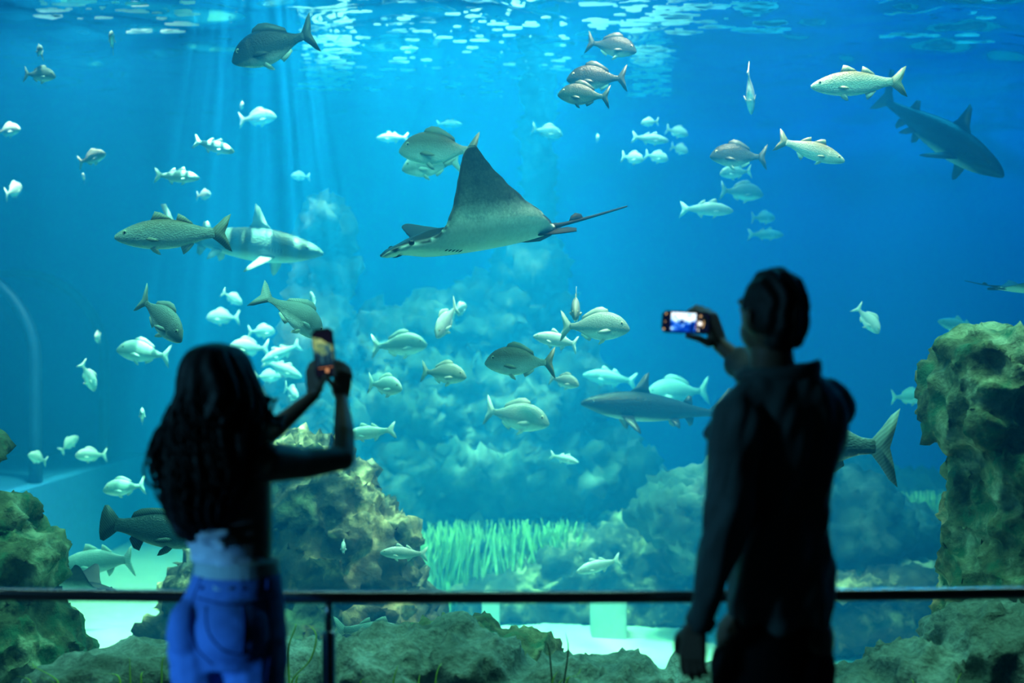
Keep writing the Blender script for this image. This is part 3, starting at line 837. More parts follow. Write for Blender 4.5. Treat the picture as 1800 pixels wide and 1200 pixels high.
# ------------------------------------------------------------------ eagle rays
def ray_mat():
    m, nt, b, out = new_mat('eagle_ray_skin')
    at = N(nt, 'ShaderNodeAttribute'); at.attribute_name = 'shade'
    tc = N(nt, 'ShaderNodeTexCoord')
    n = noise_tex(nt, tc.outputs['Object'], 14, 8, 0.75)
    n2 = noise_tex(nt, tc.outputs['Object'], 70, 4, 0.7)
    a = N(nt, 'ShaderNodeMath', operation='MULTIPLY_ADD'); a.inputs[1].default_value = 0.34
    nt.links.new(n.outputs['Fac'], a.inputs[0]); nt.links.new(at.outputs['Fac'], a.inputs[2])
    a2 = N(nt, 'ShaderNodeMath', operation='MULTIPLY_ADD'); a2.inputs[1].default_value = 0.30
    nt.links.new(n2.outputs['Fac'], a2.inputs[0]); nt.links.new(a.outputs[0], a2.inputs[2])
    r = ramp(nt, a2.outputs[0], [(0.30, (0.86, 0.86, 0.72)), (0.52, (0.50, 0.56, 0.48)), (0.66, (0.20, 0.27, 0.24)), (0.86, (0.055, 0.075, 0.065)), (1.0, (0.015, 0.022, 0.022))])
    nt.links.new(r.outputs[0], b.inputs['Base Color'])
    b.inputs['Roughness'].default_value = 0.42
    bump(nt, b, n2.outputs['Fac'], 0.15, 0.01)
    return m
M_ray = ray_mat()
M_raydark = plain('ray_tail_dark', (0.012, 0.018, 0.018), 0.7, spec=0.1)
M_raypale = plain('ray_belly_fin', (0.26, 0.30, 0.25), 0.5)

def interp(tab, s):
    for a, b in zip(tab, tab[1:]):
        if a[0] <= s <= b[0]:
            t = (s-a[0])/(b[0]-a[0]); t = t*t*(3-2*t)*0.5+t*0.5
            return [x+(y-x)*t for x, y in zip(a[1:], b[1:])]
    return list(tab[-1][1:])

# span fraction, leading edge, trailing edge, half thickness (body length 1, nose at x=0, swims toward -x)
RAYP = [(0, .0, .97, .078), (.06, .012, .97, .076), (.11, .05, .965, .070), (.145, .12, .955, .060), (.175, .20, .94, .050), (.24, .25, .90, .036), (.34, .29, .84, .026),
        (.5, .335, .73, .017), (.66, .365, .64, .011), (.8, .392, .57, .008), (.9, .412, .53, .006), (.96, .432, .51, .005), (1.0, .462, .492, .003)]
def eagle_ray(name, loc, scale, yaw, pitch, roll, dih_r, dih_l, label, tail_up=0.02, semi=0.51):
    """dih_r / dih_l: how far each wing is raised, in degrees at its tip"""
    root = empty(name)
    root.matrix_world = Matrix.Translation(loc) @ Matrix.Rotation(R(yaw), 4, 'Z') @ Matrix.Rotation(R(pitch), 4, 'Y') @ Matrix.Rotation(R(roll), 4, 'X') @ Matrix.Scale(scale, 4)
    tag(root, label, 'ray')
    ns, nc = 40, 22
    span = [i/ns for i in range(-ns, ns+1)]
    def wingpos(s, dih):
        a = abs(s)
        # integrate the raised curve
        y = z = 0.0
        steps = 24
        for k in range(steps):
            q = (k+.5)/steps*a
            ang = R(dih)*min(1.0, max(0.0, (q-.07)/.30))
            y += math.cos(ang)*a/steps*semi; z += math.sin(ang)*a/steps*semi
        return y, z, R(dih)*min(1.0, max(0.0, (a-.07)/.30))
    bm = bmesh.new()
    sh = bm.verts.layers.float.new('shade')
    top, bot = [], []
    for s in span:
        a = abs(s); sg = 1 if s >= 0 else -1
        le, te, th = interp(RAYP, a)
        dih = dih_r if s >= 0 else dih_l
        y, z, ang = wingpos(a, dih)
        n_up = Vector((0, -math.sin(ang)*sg, math.cos(ang)))
        rt, rb = [], []
        for j in range(nc+1):
            c = j/nc; c = c*c*(3-2*c)*.35+c*.65
            x = le+(te-le)*c
            prof = (max(0.0, 4*c*(1-c))**0.5)*(1.0-0.30*c)*1.1
            if a < .16:   # head lobe then hump of the trunk
                prof *= 0.55+0.45*min(1, max(0, (x-.10)/.16))
            droop = -0.028*max(0, 1-x/.16)*max(0, 1-a/.16)
            base = Vector((x, y*sg, z+droop))
            vt = bm.verts.new(base+n_up*th*prof); vb = bm.verts.new(base-n_up*th*prof*0.75)
            vt[sh] = 1.0
            vb[sh] = 0.02+0.52*min(1, max(0, (a-.21)/.30))+0.14*min(1, max(0, (a-.5)/.5))+0.20*max(0, 1-abs(c)*14)*(a > .16)+0.14*max(0, (c-.93)/.07)*(a > .2)
            rt.append(vt); rb.append(vb)
        top.append(rt); bot.append(rb)
    for i in range(len(span)-1):
        for j in range(nc):
            bm.faces.new((top[i][j], top[i+1][j], top[i+1][j+1], top[i][j+1]))
            bm.faces.new((bot[i][j], bot[i][j+1], bot[i+1][j+1], bot[i+1][j]))
    bmesh.ops.remove_doubles(bm, verts=bm.verts, dist=1e-5)
    bmesh.ops.holes_fill(bm, edges=[e for e in bm.edges if e.is_boundary], sides=0)
    me = bpy.data.meshes.new('ray_body')
    bmesh.ops.recalc_face_normals(bm, faces=bm.faces)
    bm.to_mesh(me); bm.free()
    body = link_mesh('body', me, M_ray, root)
    # whip tail with its little fin
    pts = [(.86, 0, .012), (1.0, 0, .02), (1.15, 0, .03+tail_up*.2), (1.32, 0, .04+tail_up*.75), (1.5, 0, .05+tail_up*1.45)]
    cp = catmull(pts, 6)
    tube('tail', cp, [.034-(.034-.010)*min(1, i/(len(cp)*.35)) if i < len(cp)*.35 else .010-.006*(i/len(cp)-.35)/.65 for i in range(len(cp))], M_raydark, root, 10)
    bm = bmesh.new()
    fin_bm(bm, [(1.10, .03), (1.125, .062), (1.155, .075), (1.19, .066), (1.20, .038), (1.15, .030)], 0, .008)
    link_mesh('dorsal_fin', bm_mesh('ray_dorsal', bm), M_raydark, root)
    bvh = BVHTree.FromPolygons([v.co.copy() for v in me.vertices], [tuple(p.vertices) for p in me.polygons])
    def under(x, y):
        h = bvh.ray_cast(Vector((x, y, -1)), Vector((0, 0, 1)))[0]
        return h.z-.001 if h else -.03
    for sg in (1, -1):
        bm = bmesh.new()
        xf = Matrix.Translation((.84, sg*.055, -.012)) @ Euler((R(90-sg*18), 0, R(12*sg))).to_matrix().to_4x4()
        o = [(0, -.04), (.10, -.055), (.195, -.055), (.225, -.0), (.20, .05), (.10, .045), (0, .04)]
        fin_bm(bm, [(x, z*sg) for x, z in o], 0, .010, xf)
        link_mesh('pelvic_fin', bm_mesh('ray_pelvic', bm), M_raydark, root)
        bm = bmesh.new()
        bmesh.ops.create_uvsphere(bm, u_segments=10, v_segments=8, radius=.014, matrix=Matrix.Translation((.115, sg*.088, .012)))
        link_mesh('eye', bm_mesh('ray_eye', bm), M_eye, body)
        for k in range(5):
            bm = bmesh.new()
            fin_bm(bm, [(0, .014), (.006, 0), (.002, -.016), (-.004, 0)], 0, .003, Matrix.Translation((.30+.022*k, sg*(.075-.004*k), under(.30+.022*k, sg*(.075-.004*k)))) @ Euler((R(80), 0, R(-20*sg))).to_matrix().to_4x4())
            link_mesh('gill_slit', bm_mesh('ray_gill', bm), M_raydark, body)
    bm = bmesh.new()
    fin_bm(bm, [(0, .04), (.012, 0), (0, -.04), (-.006, 0)], 0, .004, Matrix.Translation((.085, 0, under(.085, 0))) @ Euler((R(90), 0, 0)).to_matrix().to_4x4())
    link_mesh('mouth', bm_mesh('ray_mouth', bm), M_raydark, body)
    return root
eagle_ray('eagle_ray', P(668, 441, 6.8), 1.12, 37, -8, -6, 24, 84, 'large eagle ray gliding with one wing raised in the middle of the view')
eagle_ray('eagle_ray', P(206, 1037, 7.8), 0.42, 176, -4, 0, 62, 40, 'small pale ray with raised wing over the sand behind the rail')
eagle_ray('eagle_ray', P(1850, 512, 8.6), 0.40, 190, -3, 0, 25, 25, 'ray leaving the view at the right edge, thin tail trailing')
# ------------------------------------------------------------------ handrail
M_rail = plain('rail_dark_steel', (0.30, 0.32, 0.33), 0.22, metal=1.0, noise_amt=0.05)
rail = empty('handrail', (0, 4.0, 0))
tag(rail, 'dark round steel handrail running in front of the viewing pane', 'handrail')
rp = [(-3.4, 4.20), (-2.4, 4.10), (-1.5, 4.03), (-0.6, 3.985), (0.3, 3.985), (1.2, 4.03), (1.8, 4.085), (2.6, 4.17), (3.4, 4.28)]
rail_pts = [Vector((p[0], p[1]-4.0, 0.905)) for p in catmull(rp, 8)]
tube('rail_tube', rail_pts, 0.0185, M_rail, rail, 20)
for X in (-2.9, -0.535, 1.85):
    Y = np.interp(X, [p[0] for p in rp], [p[1] for p in rp])-4.0
    tube('post_neck', [(X, Y, 0.78), (X, Y, 0.905)], 0.011, M_rail, rail, 14)
    tube('post_sleeve', [(X, Y, 0.0), (X, Y, 0.80), (X, Y, 0.806)], [0.020, 0.020, 0.015], M_rail, rail, 18)
    tube('post_foot', [(X, Y, 0.0), (X, Y, 0.012), (X, Y, 0.016)], [0.055, 0.055, 0.048], M_rail, rail, 24)

# ------------------------------------------------------------------ body building
def capsule(bm, p0, p1, r0, r1, seg=14):
    p0, p1 = Vector(p0), Vector(p1)
    pts, rad = [], []
    t = (p1-p0).normalized()
    for k in range(5):
        a = math.pi/2*(1-k/4); pts.append(p0-t*r0*math.sin(a)*0.999); rad.append(max(r0*math.cos(a), .0006))
    for k in range(1, 5):
        a = math.pi/2*k/4; pts.append(p1+t*r1*math.sin(a)*0.999); rad.append(max(r1*math.cos(a), .0006))
    if (p1-p0).length < 1e-5:
        bmesh.ops.create_icosphere(bm, subdivisions=2, radius=r0, matrix=Matrix.Translation(p0)); return
    tube_bm(bm, pts, rad, seg)

def chain(bm, pts, rad):
    for a, b, r0, r1 in zip(pts, pts[1:], rad, rad[1:]):
        capsule(bm, a, b, r0, r1)

def ball(bm, c, r, rot=(0, 0, 0), sub=3):
    if not hasattr(r, '__len__'): r = (r, r, r)
    bmesh.ops.create_icosphere(bm, subdivisions=sub, radius=1, matrix=Matrix.Translation(Vector(c)) @ Euler([R(a) for a in rot]).to_matrix().to_4x4() @ Matrix.Diagonal((*r, 1)))

def loft(bm, rings, seg=28, yaw=0.0, fine=3, pw=1.0):
    """rings: (centre, half width, half depth), ellipses turned by yaw about the vertical"""
    data = [(*c, w, d) for c, w, d in rings]
    data = catmull(data, fine)
    ca, sa = math.cos(R(yaw)), math.sin(R(yaw))
    prev = None; first = None
    for (x, y, z, w, d) in data:
        ring = []
        for k in range(seg):
            a = 2*math.pi*k/seg
            u = math.copysign(abs(math.cos(a))**pw, math.cos(a))*w; v = math.copysign(abs(math.sin(a))**pw, math.sin(a))*d
            ring.append(bm.verts.new((x+u*ca-v*sa, y+u*sa+v*ca, z)))
        if prev:
            for k in range(seg):
                bm.faces.new((prev[k], prev[(k+1) % seg], ring[(k+1) % seg], ring[k]))
        else:
            first = ring
        prev = ring
    bm.faces.new(first[::-1]); bm.faces.new(prev)

def melt(name, bm, voxel, smooth=6, fold=None):
    """union of the pieces in bm as one continuous skin"""
    me = bm_mesh(name, bm)
    tmp = bpy.data.objects.new(name+'_tmp', me)
    COL.objects.link(tmp)
    md = tmp.modifiers.new('r', 'REMESH'); md.mode = 'VOXEL'; md.voxel_size = voxel; md.use_smooth_shade = True
    if smooth:
        sm = tmp.modifiers.new('s', 'SMOOTH'); sm.iterations = smooth; sm.factor = 0.5
    dg = bpy.context.evaluated_depsgraph_get()
    out = bpy.data.meshes.new_from_object(tmp.evaluated_get(dg))
    bpy.data.objects.remove(tmp)
    bpy.data.meshes.remove(me)
    if fold:
        ns = [v.normal.copy() for v in out.vertices]
        for v, n in zip(out.vertices, ns):
            v.co = v.co+n*fold(v.co)
        out.update()
    out.name = name
    return out

def hand(bm, W, d, n, side, curl=(30, 50, 40), spread=4, size=1.0, thumb=None, lens=(.078, .086, .080, .062)):
    """wrist W, d toward the knuckles, n the way the palm faces, side toward the thumb"""
    W, d, n = Vector(W), Vector(d).normalized(), Vector(n)
    n = (n-d*n.dot(d)).normalized()
    s = Vector(side); s = (s-d*s.dot(d)-n*s.dot(n)).normalized()
    k = size
    offs = (.027, .009, -.009, -.026)
    for i, o in enumerate(offs):
        base = W+s*o*.62*k+d*.012*k
        kn = W+d*(.088-abs(i-1)*.004)*k+s*o*k
        capsule(bm, base, kn, .0145*k, .0125*k)
        L = lens[i]*k
        fd = d+s*math.tan(R(spread))*(1.5-i)*0.5
        fd.normalize()
        p = kn
        ang = 0.0
        rr = [.0098, .0090, .0080, .0068]
        for j, fr in enumerate((.45, .31, .24)):
            ang += R(curl[j])
            dirv = fd*math.cos(ang)+n*math.sin(ang)
            q = p+dirv*L*fr
            capsule(bm, p, q, rr[j]*k, rr[j+1]*k)
            p = q
    tb = W+d*.022*k+s*.022*k+n*.006*k
    if thumb is None:
        thumb = [tb+(s*.7+d*.6+n*.35).normalized()*.040*k]
        thumb.append(thumb[0]+(s*.3+d*.9+n*.4).normalized()*.032*k)
        thumb.append(thumb[1]+(d*1.0+n*.5).normalized()*.026*k)
    chain(bm, [W+d*.01*k+s*.010*k, tb]+[Vector(t) for t in thumb], [.016*k, .0145*k]+[.0115*k, .0100*k, .0082*k][:len(thumb)])

def skin_mat(name, col):
    m, nt, b, out = new_mat(name)
    g = N(nt, 'ShaderNodeNewGeometry')
    n = noise_tex(nt, g.outputs['Position'], 25, 4)
    r = ramp(nt, n.outputs['Fac'], [(0.3, tuple(c*.88 for c in col)), (0.7, tuple(min(1, c*1.1) for c in col))])
    nt.links.new(r.outputs[0], b.inputs['Base Color'])
    b.inputs['Roughness'].default_value = 0.5
    return m
def cloth_mat(name, col, rough=0.85, weave=420.0, amt=0.15):
    m, nt, b, out = new_mat(name)
    g = N(nt, 'ShaderNodeNewGeometry')
    n = noise_tex(nt, g.outputs['Position'], 9, 5)
    r = ramp(nt, n.outputs['Fac'], [(0.3, tuple(c*(1-amt) for c in col)), (0.7, tuple(min(1, c*(1+amt)) for c in col))])
    nt.links.new(r.outputs[0], b.inputs['Base Color'])
    w = noise_tex(nt, g.outputs['Position'], weave, 2)
    b.inputs['Roughness'].default_value = rough
    b.inputs['Specular IOR Level'].default_value = 0.25
    bump(nt, b, w.outputs['Fac'], 0.25, 0.002)
    return m
M_skin = skin_mat('skin', (0.24, 0.15, 0.10))
M_hair = plain('dark_hair', (0.010, 0.008, 0.006), 0.6, noise_amt=0.5, scale=60)
M_jeans = cloth_mat('blue_denim', (0.10, 0.20, 0.48))
M_white = cloth_mat('white_cotton', (0.72, 0.74, 0.74))
M_band = cloth_mat('pale_waistband', (0.45, 0.52, 0.46))
M_shirt = cloth_mat('grey_green_shirt', (0.12, 0.155, 0.15), 0.55)
M_trouser = cloth_mat('black_trousers', (0.008, 0.008, 0.010))
M_shoe = plain('shoe_dark', (0.03, 0.03, 0.03), 0.5)
M_lace = plain('shoe_white', (0.6, 0.6, 0.6), 0.6)

def shoe(par, x, y, yaw, mat=M_shoe):
    bm = bmesh.new()
    ca, sa = math.cos(R(yaw)), math.sin(R(yaw))
    def q(u, v, z): return Vector((x-u*sa+v*ca, y+u*ca+v*sa, z))
    for u, r, z in ((-.05, .038, .045), (.0, .040, .05), (.06, .042, .042), (.12, .044, .034), (.165, .036, .030)):
        ball(bm, q(u, 0, z), (r, r, max(z-.004, .02)))
    capsule(bm, q(-.045, 0, .06), q(-.045, 0, .11), .042, .046)
    link_mesh('shoe', melt('shoe', bm, .006, 4), mat, par)

# ------------------------------------------------------------------ the woman
wo_ = empty('person', (P(410, 0, 3.72).x, 3.72, 0))
tag(wo_, 'woman with long dark curls and blue jeans raising a phone in both hands', 'person')
def kid(name, me, mat, par):
    o = link_mesh(name, me, mat)
    o.parent = par
    o.matrix_parent_inverse = Matrix.Translation(-Vector(par.location))
    return o
WD = 3.72
wp_w = P(552, 694, 4.06); wr_w = P(600, 700, 4.02)          # wrists
bm = bmesh.new()
loft(bm, [(P(404, 1150, WD), .125, .095), (P(405, 1100, WD), .135, .105), (P(408, 1050, WD), .120, .100), (P(414, 1000, WD), .100, .086), (P(416, 950, WD), .100, .082),
          (P(412, 900, WD), .106, .085), (P(402, 860, WD), .122, .090), (P(393, 825, WD), .138, .088), (P(388, 795, WD), .128, .075), (P(386, 770, WD), .07, .055)], yaw=-18)
chain(bm, [P(386, 790, WD), P(384, 735, WD+.01)], [.055, .05])
ball(bm, P(384, 672, WD+.03), (.075, .092, .108), (0, 0, -18))
ball(bm, P(392, 712, WD+.085), (.048, .05, .045))
fdir = Vector((math.sin(R(20)), math.cos(R(20)), 0))
hc = P(384, 672, WD+.03)
capsule(bm, hc+fdir*.088+Vector((0, 0, .0)), hc+fdir*.108+Vector((0, 0, -.03)), .008, .013)      # nose
capsule(bm, hc+fdir*.088+Vector((-.012, 0, -.062)), hc+fdir*.088+Vector((.012, 0, -.062)), .008, .008)   # lips
for sx in (-1, 1):
    side = Vector((fdir.y, -fdir.x, 0))*sx
    ball(bm, hc+fdir*.080+side*.030+Vector((0, 0, .004)), (.013, .010, .009))
    ball(bm, hc+side*.074+Vector((0, 0, -.012)), (.010, .018, .028))
# arms
rs, re_ = P(470, 812, 3.64), P(602, 806, 3.80)
chain(bm, [P(430, 815, 3.68), rs, P(535, 815, 3.72), re_], [.058, .056, .042, .034])
chain(bm, [re_, P(605, 765, 3.87), wr_w], [.034, .032, .0195])
ls, le_ = P(312, 808, 3.80), P(448, 782, 4.00)
chain(bm, [P(350, 812, 3.76), ls, le_], [.055, .048, .032])
chain(bm, [le_, P(485, 752, 4.02), wp_w], [.032, .031, .019])
# hands round the phone
hand(bm, wr_w, (.07, .08, 1), (-.62, .78, .05), (-.75, -.62, .1), curl=(26, 62, 40), size=.88,
     thumb=[P(589, 681, 3.995), P(580, 670, 3.99), P(571, 660, 3.99)])
hand(bm, wp_w, (-.02, .06, 1), (.62, .78, .05), (.75, -.62, .1), curl=(26, 62, 40), size=.88,
     thumb=[P(564, 676, 4.03), P(571, 666, 4.01), P(577, 658, 4.0)])
# legs
for hx, kx, ax, dd in ((362, 360, 358, -.01), (452, 450, 447, .0)):
    chain(bm, [P(hx, 1130, WD+dd), Vector((P(kx, 0, WD).x, WD+dd+.02, .47)), Vector((P(ax, 0, WD).x, WD+dd-.01, .09))], [.080, .050, .036])
woman_body = kid('body', melt('woman_body', bm, .0048, 5), M_skin, wo_)
# jeans
bm = bmesh.new()
loft(bm, [(P(405, 1165, WD), .140, .112), (P(403, 1130, WD), .158, .122), (P(403, 1105, WD), .160, .126), (P(406, 1070, WD), .150, .120), (P(412, 1035, WD), .134, .110), (P(417, 1003, WD), .118, .100)], yaw=-14)
ball(bm, P(332, 1106, WD-.055), (.058, .070, .082)); ball(bm, P(410, 1108, WD-.090), (.098, .076, .092))
for hx, kx, ax, dd, r in ((352, 352, 350, -.02, .088), (444, 446, 444, -.01, .098)):
    chain(bm, [P(hx, 1140, WD+dd), P(hx+2, 1210, WD+dd), Vector((P(kx, 0, WD).x, WD+dd+.02, .46)), Vector((P(ax, 0, WD).x, WD+dd, .10))], [r, r*.92, .066, .055])
def jfold(c):
    f = .0035*noise.noise(Vector((c.x*9, c.y*9, c.z*26)))+.002*noise.noise(Vector((c.x*30, c.y*30, c.z*40)))
    return f
jeans = kid('jeans', melt('jeans', bm, .0065, 5, jfold), M_jeans, wo_)
# pockets, seams, patch on the seat of the jeans
bm = bmesh.new()
def surf_pts(pxs, off=.004):
    """drop photo points on to the jeans along the view direction"""
    out = []
    o = cam.location
    for (px, py) in pxs:
        d = (P(px, py, 4)-o).normalized()
        hit, loc, nrm, idx = jeans_bvh(o, d)
        out.append(loc-d*off if hit else P(px, py, WD-.12))
    return out
from mathutils.bvhtree import BVHTree
_jb = BVHTree.FromPolygons([v.co.copy() for v in jeans.data.vertices], [tuple(p.vertices) for p in jeans.data.polygons])
def jeans_bvh(o, d):
    loc, nrm, idx, dist = _jb.ray_cast(o, d)
    return (loc is not None, loc, nrm, idx)
def seam(name, pxs, r=.0022):
    return kid(name, tube_mesh(name, surf_pts([tuple(p) for p in catmull(pxs, 6)], .001), r), M_seam, wo_)
def tube_mesh(name, pts, r):
    bm = bmesh.new(); tube_bm(bm, pts, r, 8)
    return bm_mesh(name, bm)
M_seam = cloth_mat('denim_seam', (0.02, 0.05, 0.17))
for nm, pts in (('centre_seam', [(356, 1012), (340, 1050), (333, 1095), (346, 1138), (372, 1166)]),
                ('yoke_seam', [(346, 1050), (385, 1060), (427, 1062), (488, 1048)]),
                ('side_seam', [(468, 1040), (474, 1080), (478, 1120), (472, 1165), (468, 1198)]),
                ('pocket_edge', [(427, 1064), (429, 1105), (426, 1150)]),
                ('pocket_edge', [(362, 1066), (366, 1110), (392, 1142), (426, 1150)])):
    s_ = seam(nm, pts)
def patch(name, pxs, mat, th=.003):
    bm = bmesh.new()
    pts = surf_pts(pxs, .003)
    a = [bm.verts.new(p) for p in pts]; b = [bm.verts.new(p+Vector((0, th*1.5, 0))) for p in pts]
    n = len(pts)
    bm.faces.new(a); bm.faces.new(b[::-1])
    for k in range(n):
        bm.faces.new((a[k], b[k], b[(k+1) % n], a[(k+1) % n]))
    return kid(name, bm_mesh(name, bm), mat, wo_)
patch('label_patch', [(376, 1014), (411, 1014), (412, 1036), (375, 1037)], M_band)
for x in (352, 424, 468):
    patch('belt_loop', [(x, 1013), (x+7, 1013), (x+6, 1036), (x-1, 1036)], M_seam)
# wide pale waistband and knotted white top
bm = bmesh.new()
loft(bm, [(P(416, 1009, WD), .1195, .104), (P(416, 995, WD), .117, .102), (P(416, 981, WD), .114, .099)], yaw=-14)
kid('waistband', melt('waistband', bm, .0055, 2), M_band, wo_)
bm = bmesh.new()
loft(bm, [(P(409, 984, WD), .110, .098), (P(403, 966, WD), .108, .096), (P(396, 948, WD), .106, .094), (P(391, 932, WD), .104, .090), (P(388, 915, WD), .09, .08)], yaw=-14)
ball(bm, P(368, 940, WD-.09), (.035, .026, .03)); capsule(bm, P(368, 940, WD-.09), P(392, 962, WD-.115), .020, .012); capsule(bm, P(366, 940, WD-.1), P(398, 936, WD-.11), .018, .012)
kid('tied_top', melt('tied_top', bm, .0055, 3, lambda c: .005*noise.noise(Vector((c.x*20, c.y*20, c.z*55)))), M_white, wo_)
shoe(wo_, P(358, 0, WD).x, WD+.0, -12, M_lace); shoe(wo_, P(446, 0, WD).x, WD+.01, -18, M_lace)
# hair: a full mass and many separate curls
HR = [(602, 378, 8, .02), (609, 379, 34, .07), (622, 380, 50, .095), (645, 381, 60, .115), (675, 383, 67, .125), (705, 384, 75, .125), (740, 383, 82, .12), (775, 380, 85, .115),
      (815, 375, 83, .11), (855, 368, 78, .10), (890, 362, 66, .088), (915, 357, 50, .072), (932, 352, 32, .05), (943, 350, 12, .02)]
HD = WD-.06
bm = bmesh.new()
loft(bm, [(P(cx, y, HD), hw*HD/FPX, hd) for y, cx, hw, hd in HR], yaw=-10, fine=4, seg=48)
def hfold(c):
    ang = math.atan2(c.y-HD, c.x-P(378, 0, HD).x)
    z = (1.66-c.z)
    a = min(1.0, max(0.05, z/.22))
    return a*(.010*math.sin(ang*17+6*noise.noise(Vector((c.x*8, c.y*8, c.z*7))))+.016*noise.noise(Vector((c.x*16, c.y*16, c.z*11)))+.006*noise.noise(Vector((c.x*45, c.y*45, c.z*30))))
kid('hair', melt('hair', bm, .0065, 3, hfold), M_hair, wo_)
bm = bmesh.new()
r2 = random.Random(11)
def hair_env(y):
    for a, b in zip(HR, HR[1:]):
        if a[0] <= y <= b[0]:
            t = (y-a[0])/(b[0]-a[0]); return [p+(q-p)*t for p, q in zip(a[1:], b[1:])]
    return HR[-1][1:]
def curl_strand(ang, y0, y1, out, coil, turns, rad):
    pts = []
    n = 46
    ph = r2.random()*6.28
    for k in range(n):
        t = k/(n-1)
        y = y0+(y1-y0)*t
        cx, hw, hd = hair_env(min(max(y, 606), 942))
        k_ = HD/FPX
        e = 0.94+out*math.sin(math.pi*min(1, t*1.05))
        base = P(cx, y, HD)+Vector((math.cos(ang)*hw*k_*e, math.sin(ang)*hd*e, 0))
        c = coil*min(1, t*2.5)
        w = 2*math.pi*turns*t+ph
        pts.append(base+Vector((math.cos(w)*c*abs(math.sin(ang))+math.cos(w)*c*.6, math.sin(w)*c, math.sin(w*1.0)*c*.9)))
    rr = [rad*(1-.75*(k/(n-1))**2) for k in range(n)]
    tube_bm(bm, pts, rr, 6)
for i in range(150):
    ang = r2.uniform(0, 2*math.pi)
    y0 = r2.uniform(655, 800)
    y1 = min(y0+r2.uniform(90, 210), r2.uniform(880, 952))
    curl_strand(ang, y0, y1, r2.uniform(.02, .14), r2.uniform(.006, .016), r2.uniform(2, 5), r2.uniform(.0022, .0042))
for ang in (0.0, .15, -.2, .3, -.35, .1):                # loose loops standing off both sides
    curl_strand(ang, r2.uniform(668, 710), r2.uniform(775, 800), r2.uniform(.26, .44), .022, r2.uniform(1.5, 2.6), .0050)
    for _ in range(3):
        y0 = r2.uniform(680, 790)
        curl_strand(math.pi+ang, y0, y0+r2.uniform(90, 130), r2.uniform(.18, .36), .024, r2.uniform(1.6, 2.8), .0050)
hc_ = kid('hair_curls', bm_mesh('hair_curls', bm), M_hair, wo_)
hc_['kind'] = 'stuff'

# ------------------------------------------------------------------ phones
M_case = plain('phone_black', (0.008, 0.008, 0.010), 0.3, noise_amt=0.1)
def emit(name, col, s=1.0):
    m, nt, b, out = new_mat(name)
    nt.nodes.remove(b)
    e = N(nt, 'ShaderNodeEmission'); e.inputs[0].default_value = (*col, 1); e.inputs[1].default_value = s
    nt.links.new(e.outputs[0], out.inputs['Surface'])
    return m
def picture_mat(name, stops, scale, dist, strength, seed, grad):
    """a live camera picture: soft blotches, brighter toward one end"""
    m, nt, b, out = new_mat(name)
    nt.nodes.remove(b)
    tc = N(nt, 'ShaderNodeTexCoord')
    mp = N(nt, 'ShaderNodeMapping'); mp.inputs['Location'].default_value = (seed, seed*.7, 0)
    nt.links.new(tc.outputs['Object'], mp.inputs[0])
    n = noise_tex(nt, mp.outputs[0], scale, 3, 0.6, dist)
    sp = N(nt, 'ShaderNodeSeparateXYZ'); nt.links.new(tc.outputs['Object'], sp.inputs[0])
    a = N(nt, 'ShaderNodeMath', operation='MULTIPLY_ADD'); a.inputs[1].default_value = grad[1]
    nt.links.new(sp.outputs[grad[0]], a.inputs[0]); nt.links.new(n.outputs['Fac'], a.inputs[2])
    r = ramp(nt, a.outputs[0], stops)
    e = N(nt, 'ShaderNodeEmission'); e.inputs[1].default_value = strength
    nt.links.new(r.outputs[0], e.inputs[0]); nt.links.new(e.outputs[0], out.inputs['Surface'])
    return m
def phone(label, loc, mtx, w, h, build):
    root = empty('phone')
    root.matrix_world = Matrix.Translation(loc) @ mtx
    tag(root, label, 'phone')
    bm = bmesh.new()
    bmesh.ops.create_cube(bm, size=1)
    for v in bm.verts:
        v.co = Vector((v.co.x*w, v.co.y*.0085, v.co.z*h))
    bmesh.ops.bevel(bm, geom=[e for e in bm.edges if abs(e.verts[0].co.y-e.verts[1].co.y) > .005], offset=.009, segments=4, affect='EDGES')
    bmesh.ops.bevel(bm, geom=[e for e in bm.edges if abs(e.verts[0].co.y-e.verts[1].co.y) < 1e-5], offset=.0015, segments=2, affect='EDGES')
    link_mesh('case', bm_mesh('phone_case', bm), M_case, root, smooth=False)
    build(root)
    return root
def screen_poly(name, pts, mat, root, y=-.0046, th=.0004):
    bm = bmesh.new()
    a = [bm.verts.new((x, y, z)) for x, z in pts]; b = [bm.verts.new((x, y+th, z)) for x, z in pts]
    bm.faces.new(a); bm.faces.new(b[::-1])
    n = len(pts)
    for k in range(n):
        bm.faces.new((a[k], b[k], b[(k+1) % n], a[(k+1) % n]))
    return link_mesh(name, bm_mesh('phone_'+name, bm), mat, root, smooth=False)
def rect(x0, x1, z0, z1):
    return [(x0, z0), (x1, z0), (x1, z1), (x0, z1)]
def disc(x, z, r, n=16):
    return [(x+r*math.cos(2*math.pi*k/n), z+r*math.sin(2*math.pi*k/n)) for k in range(n)]

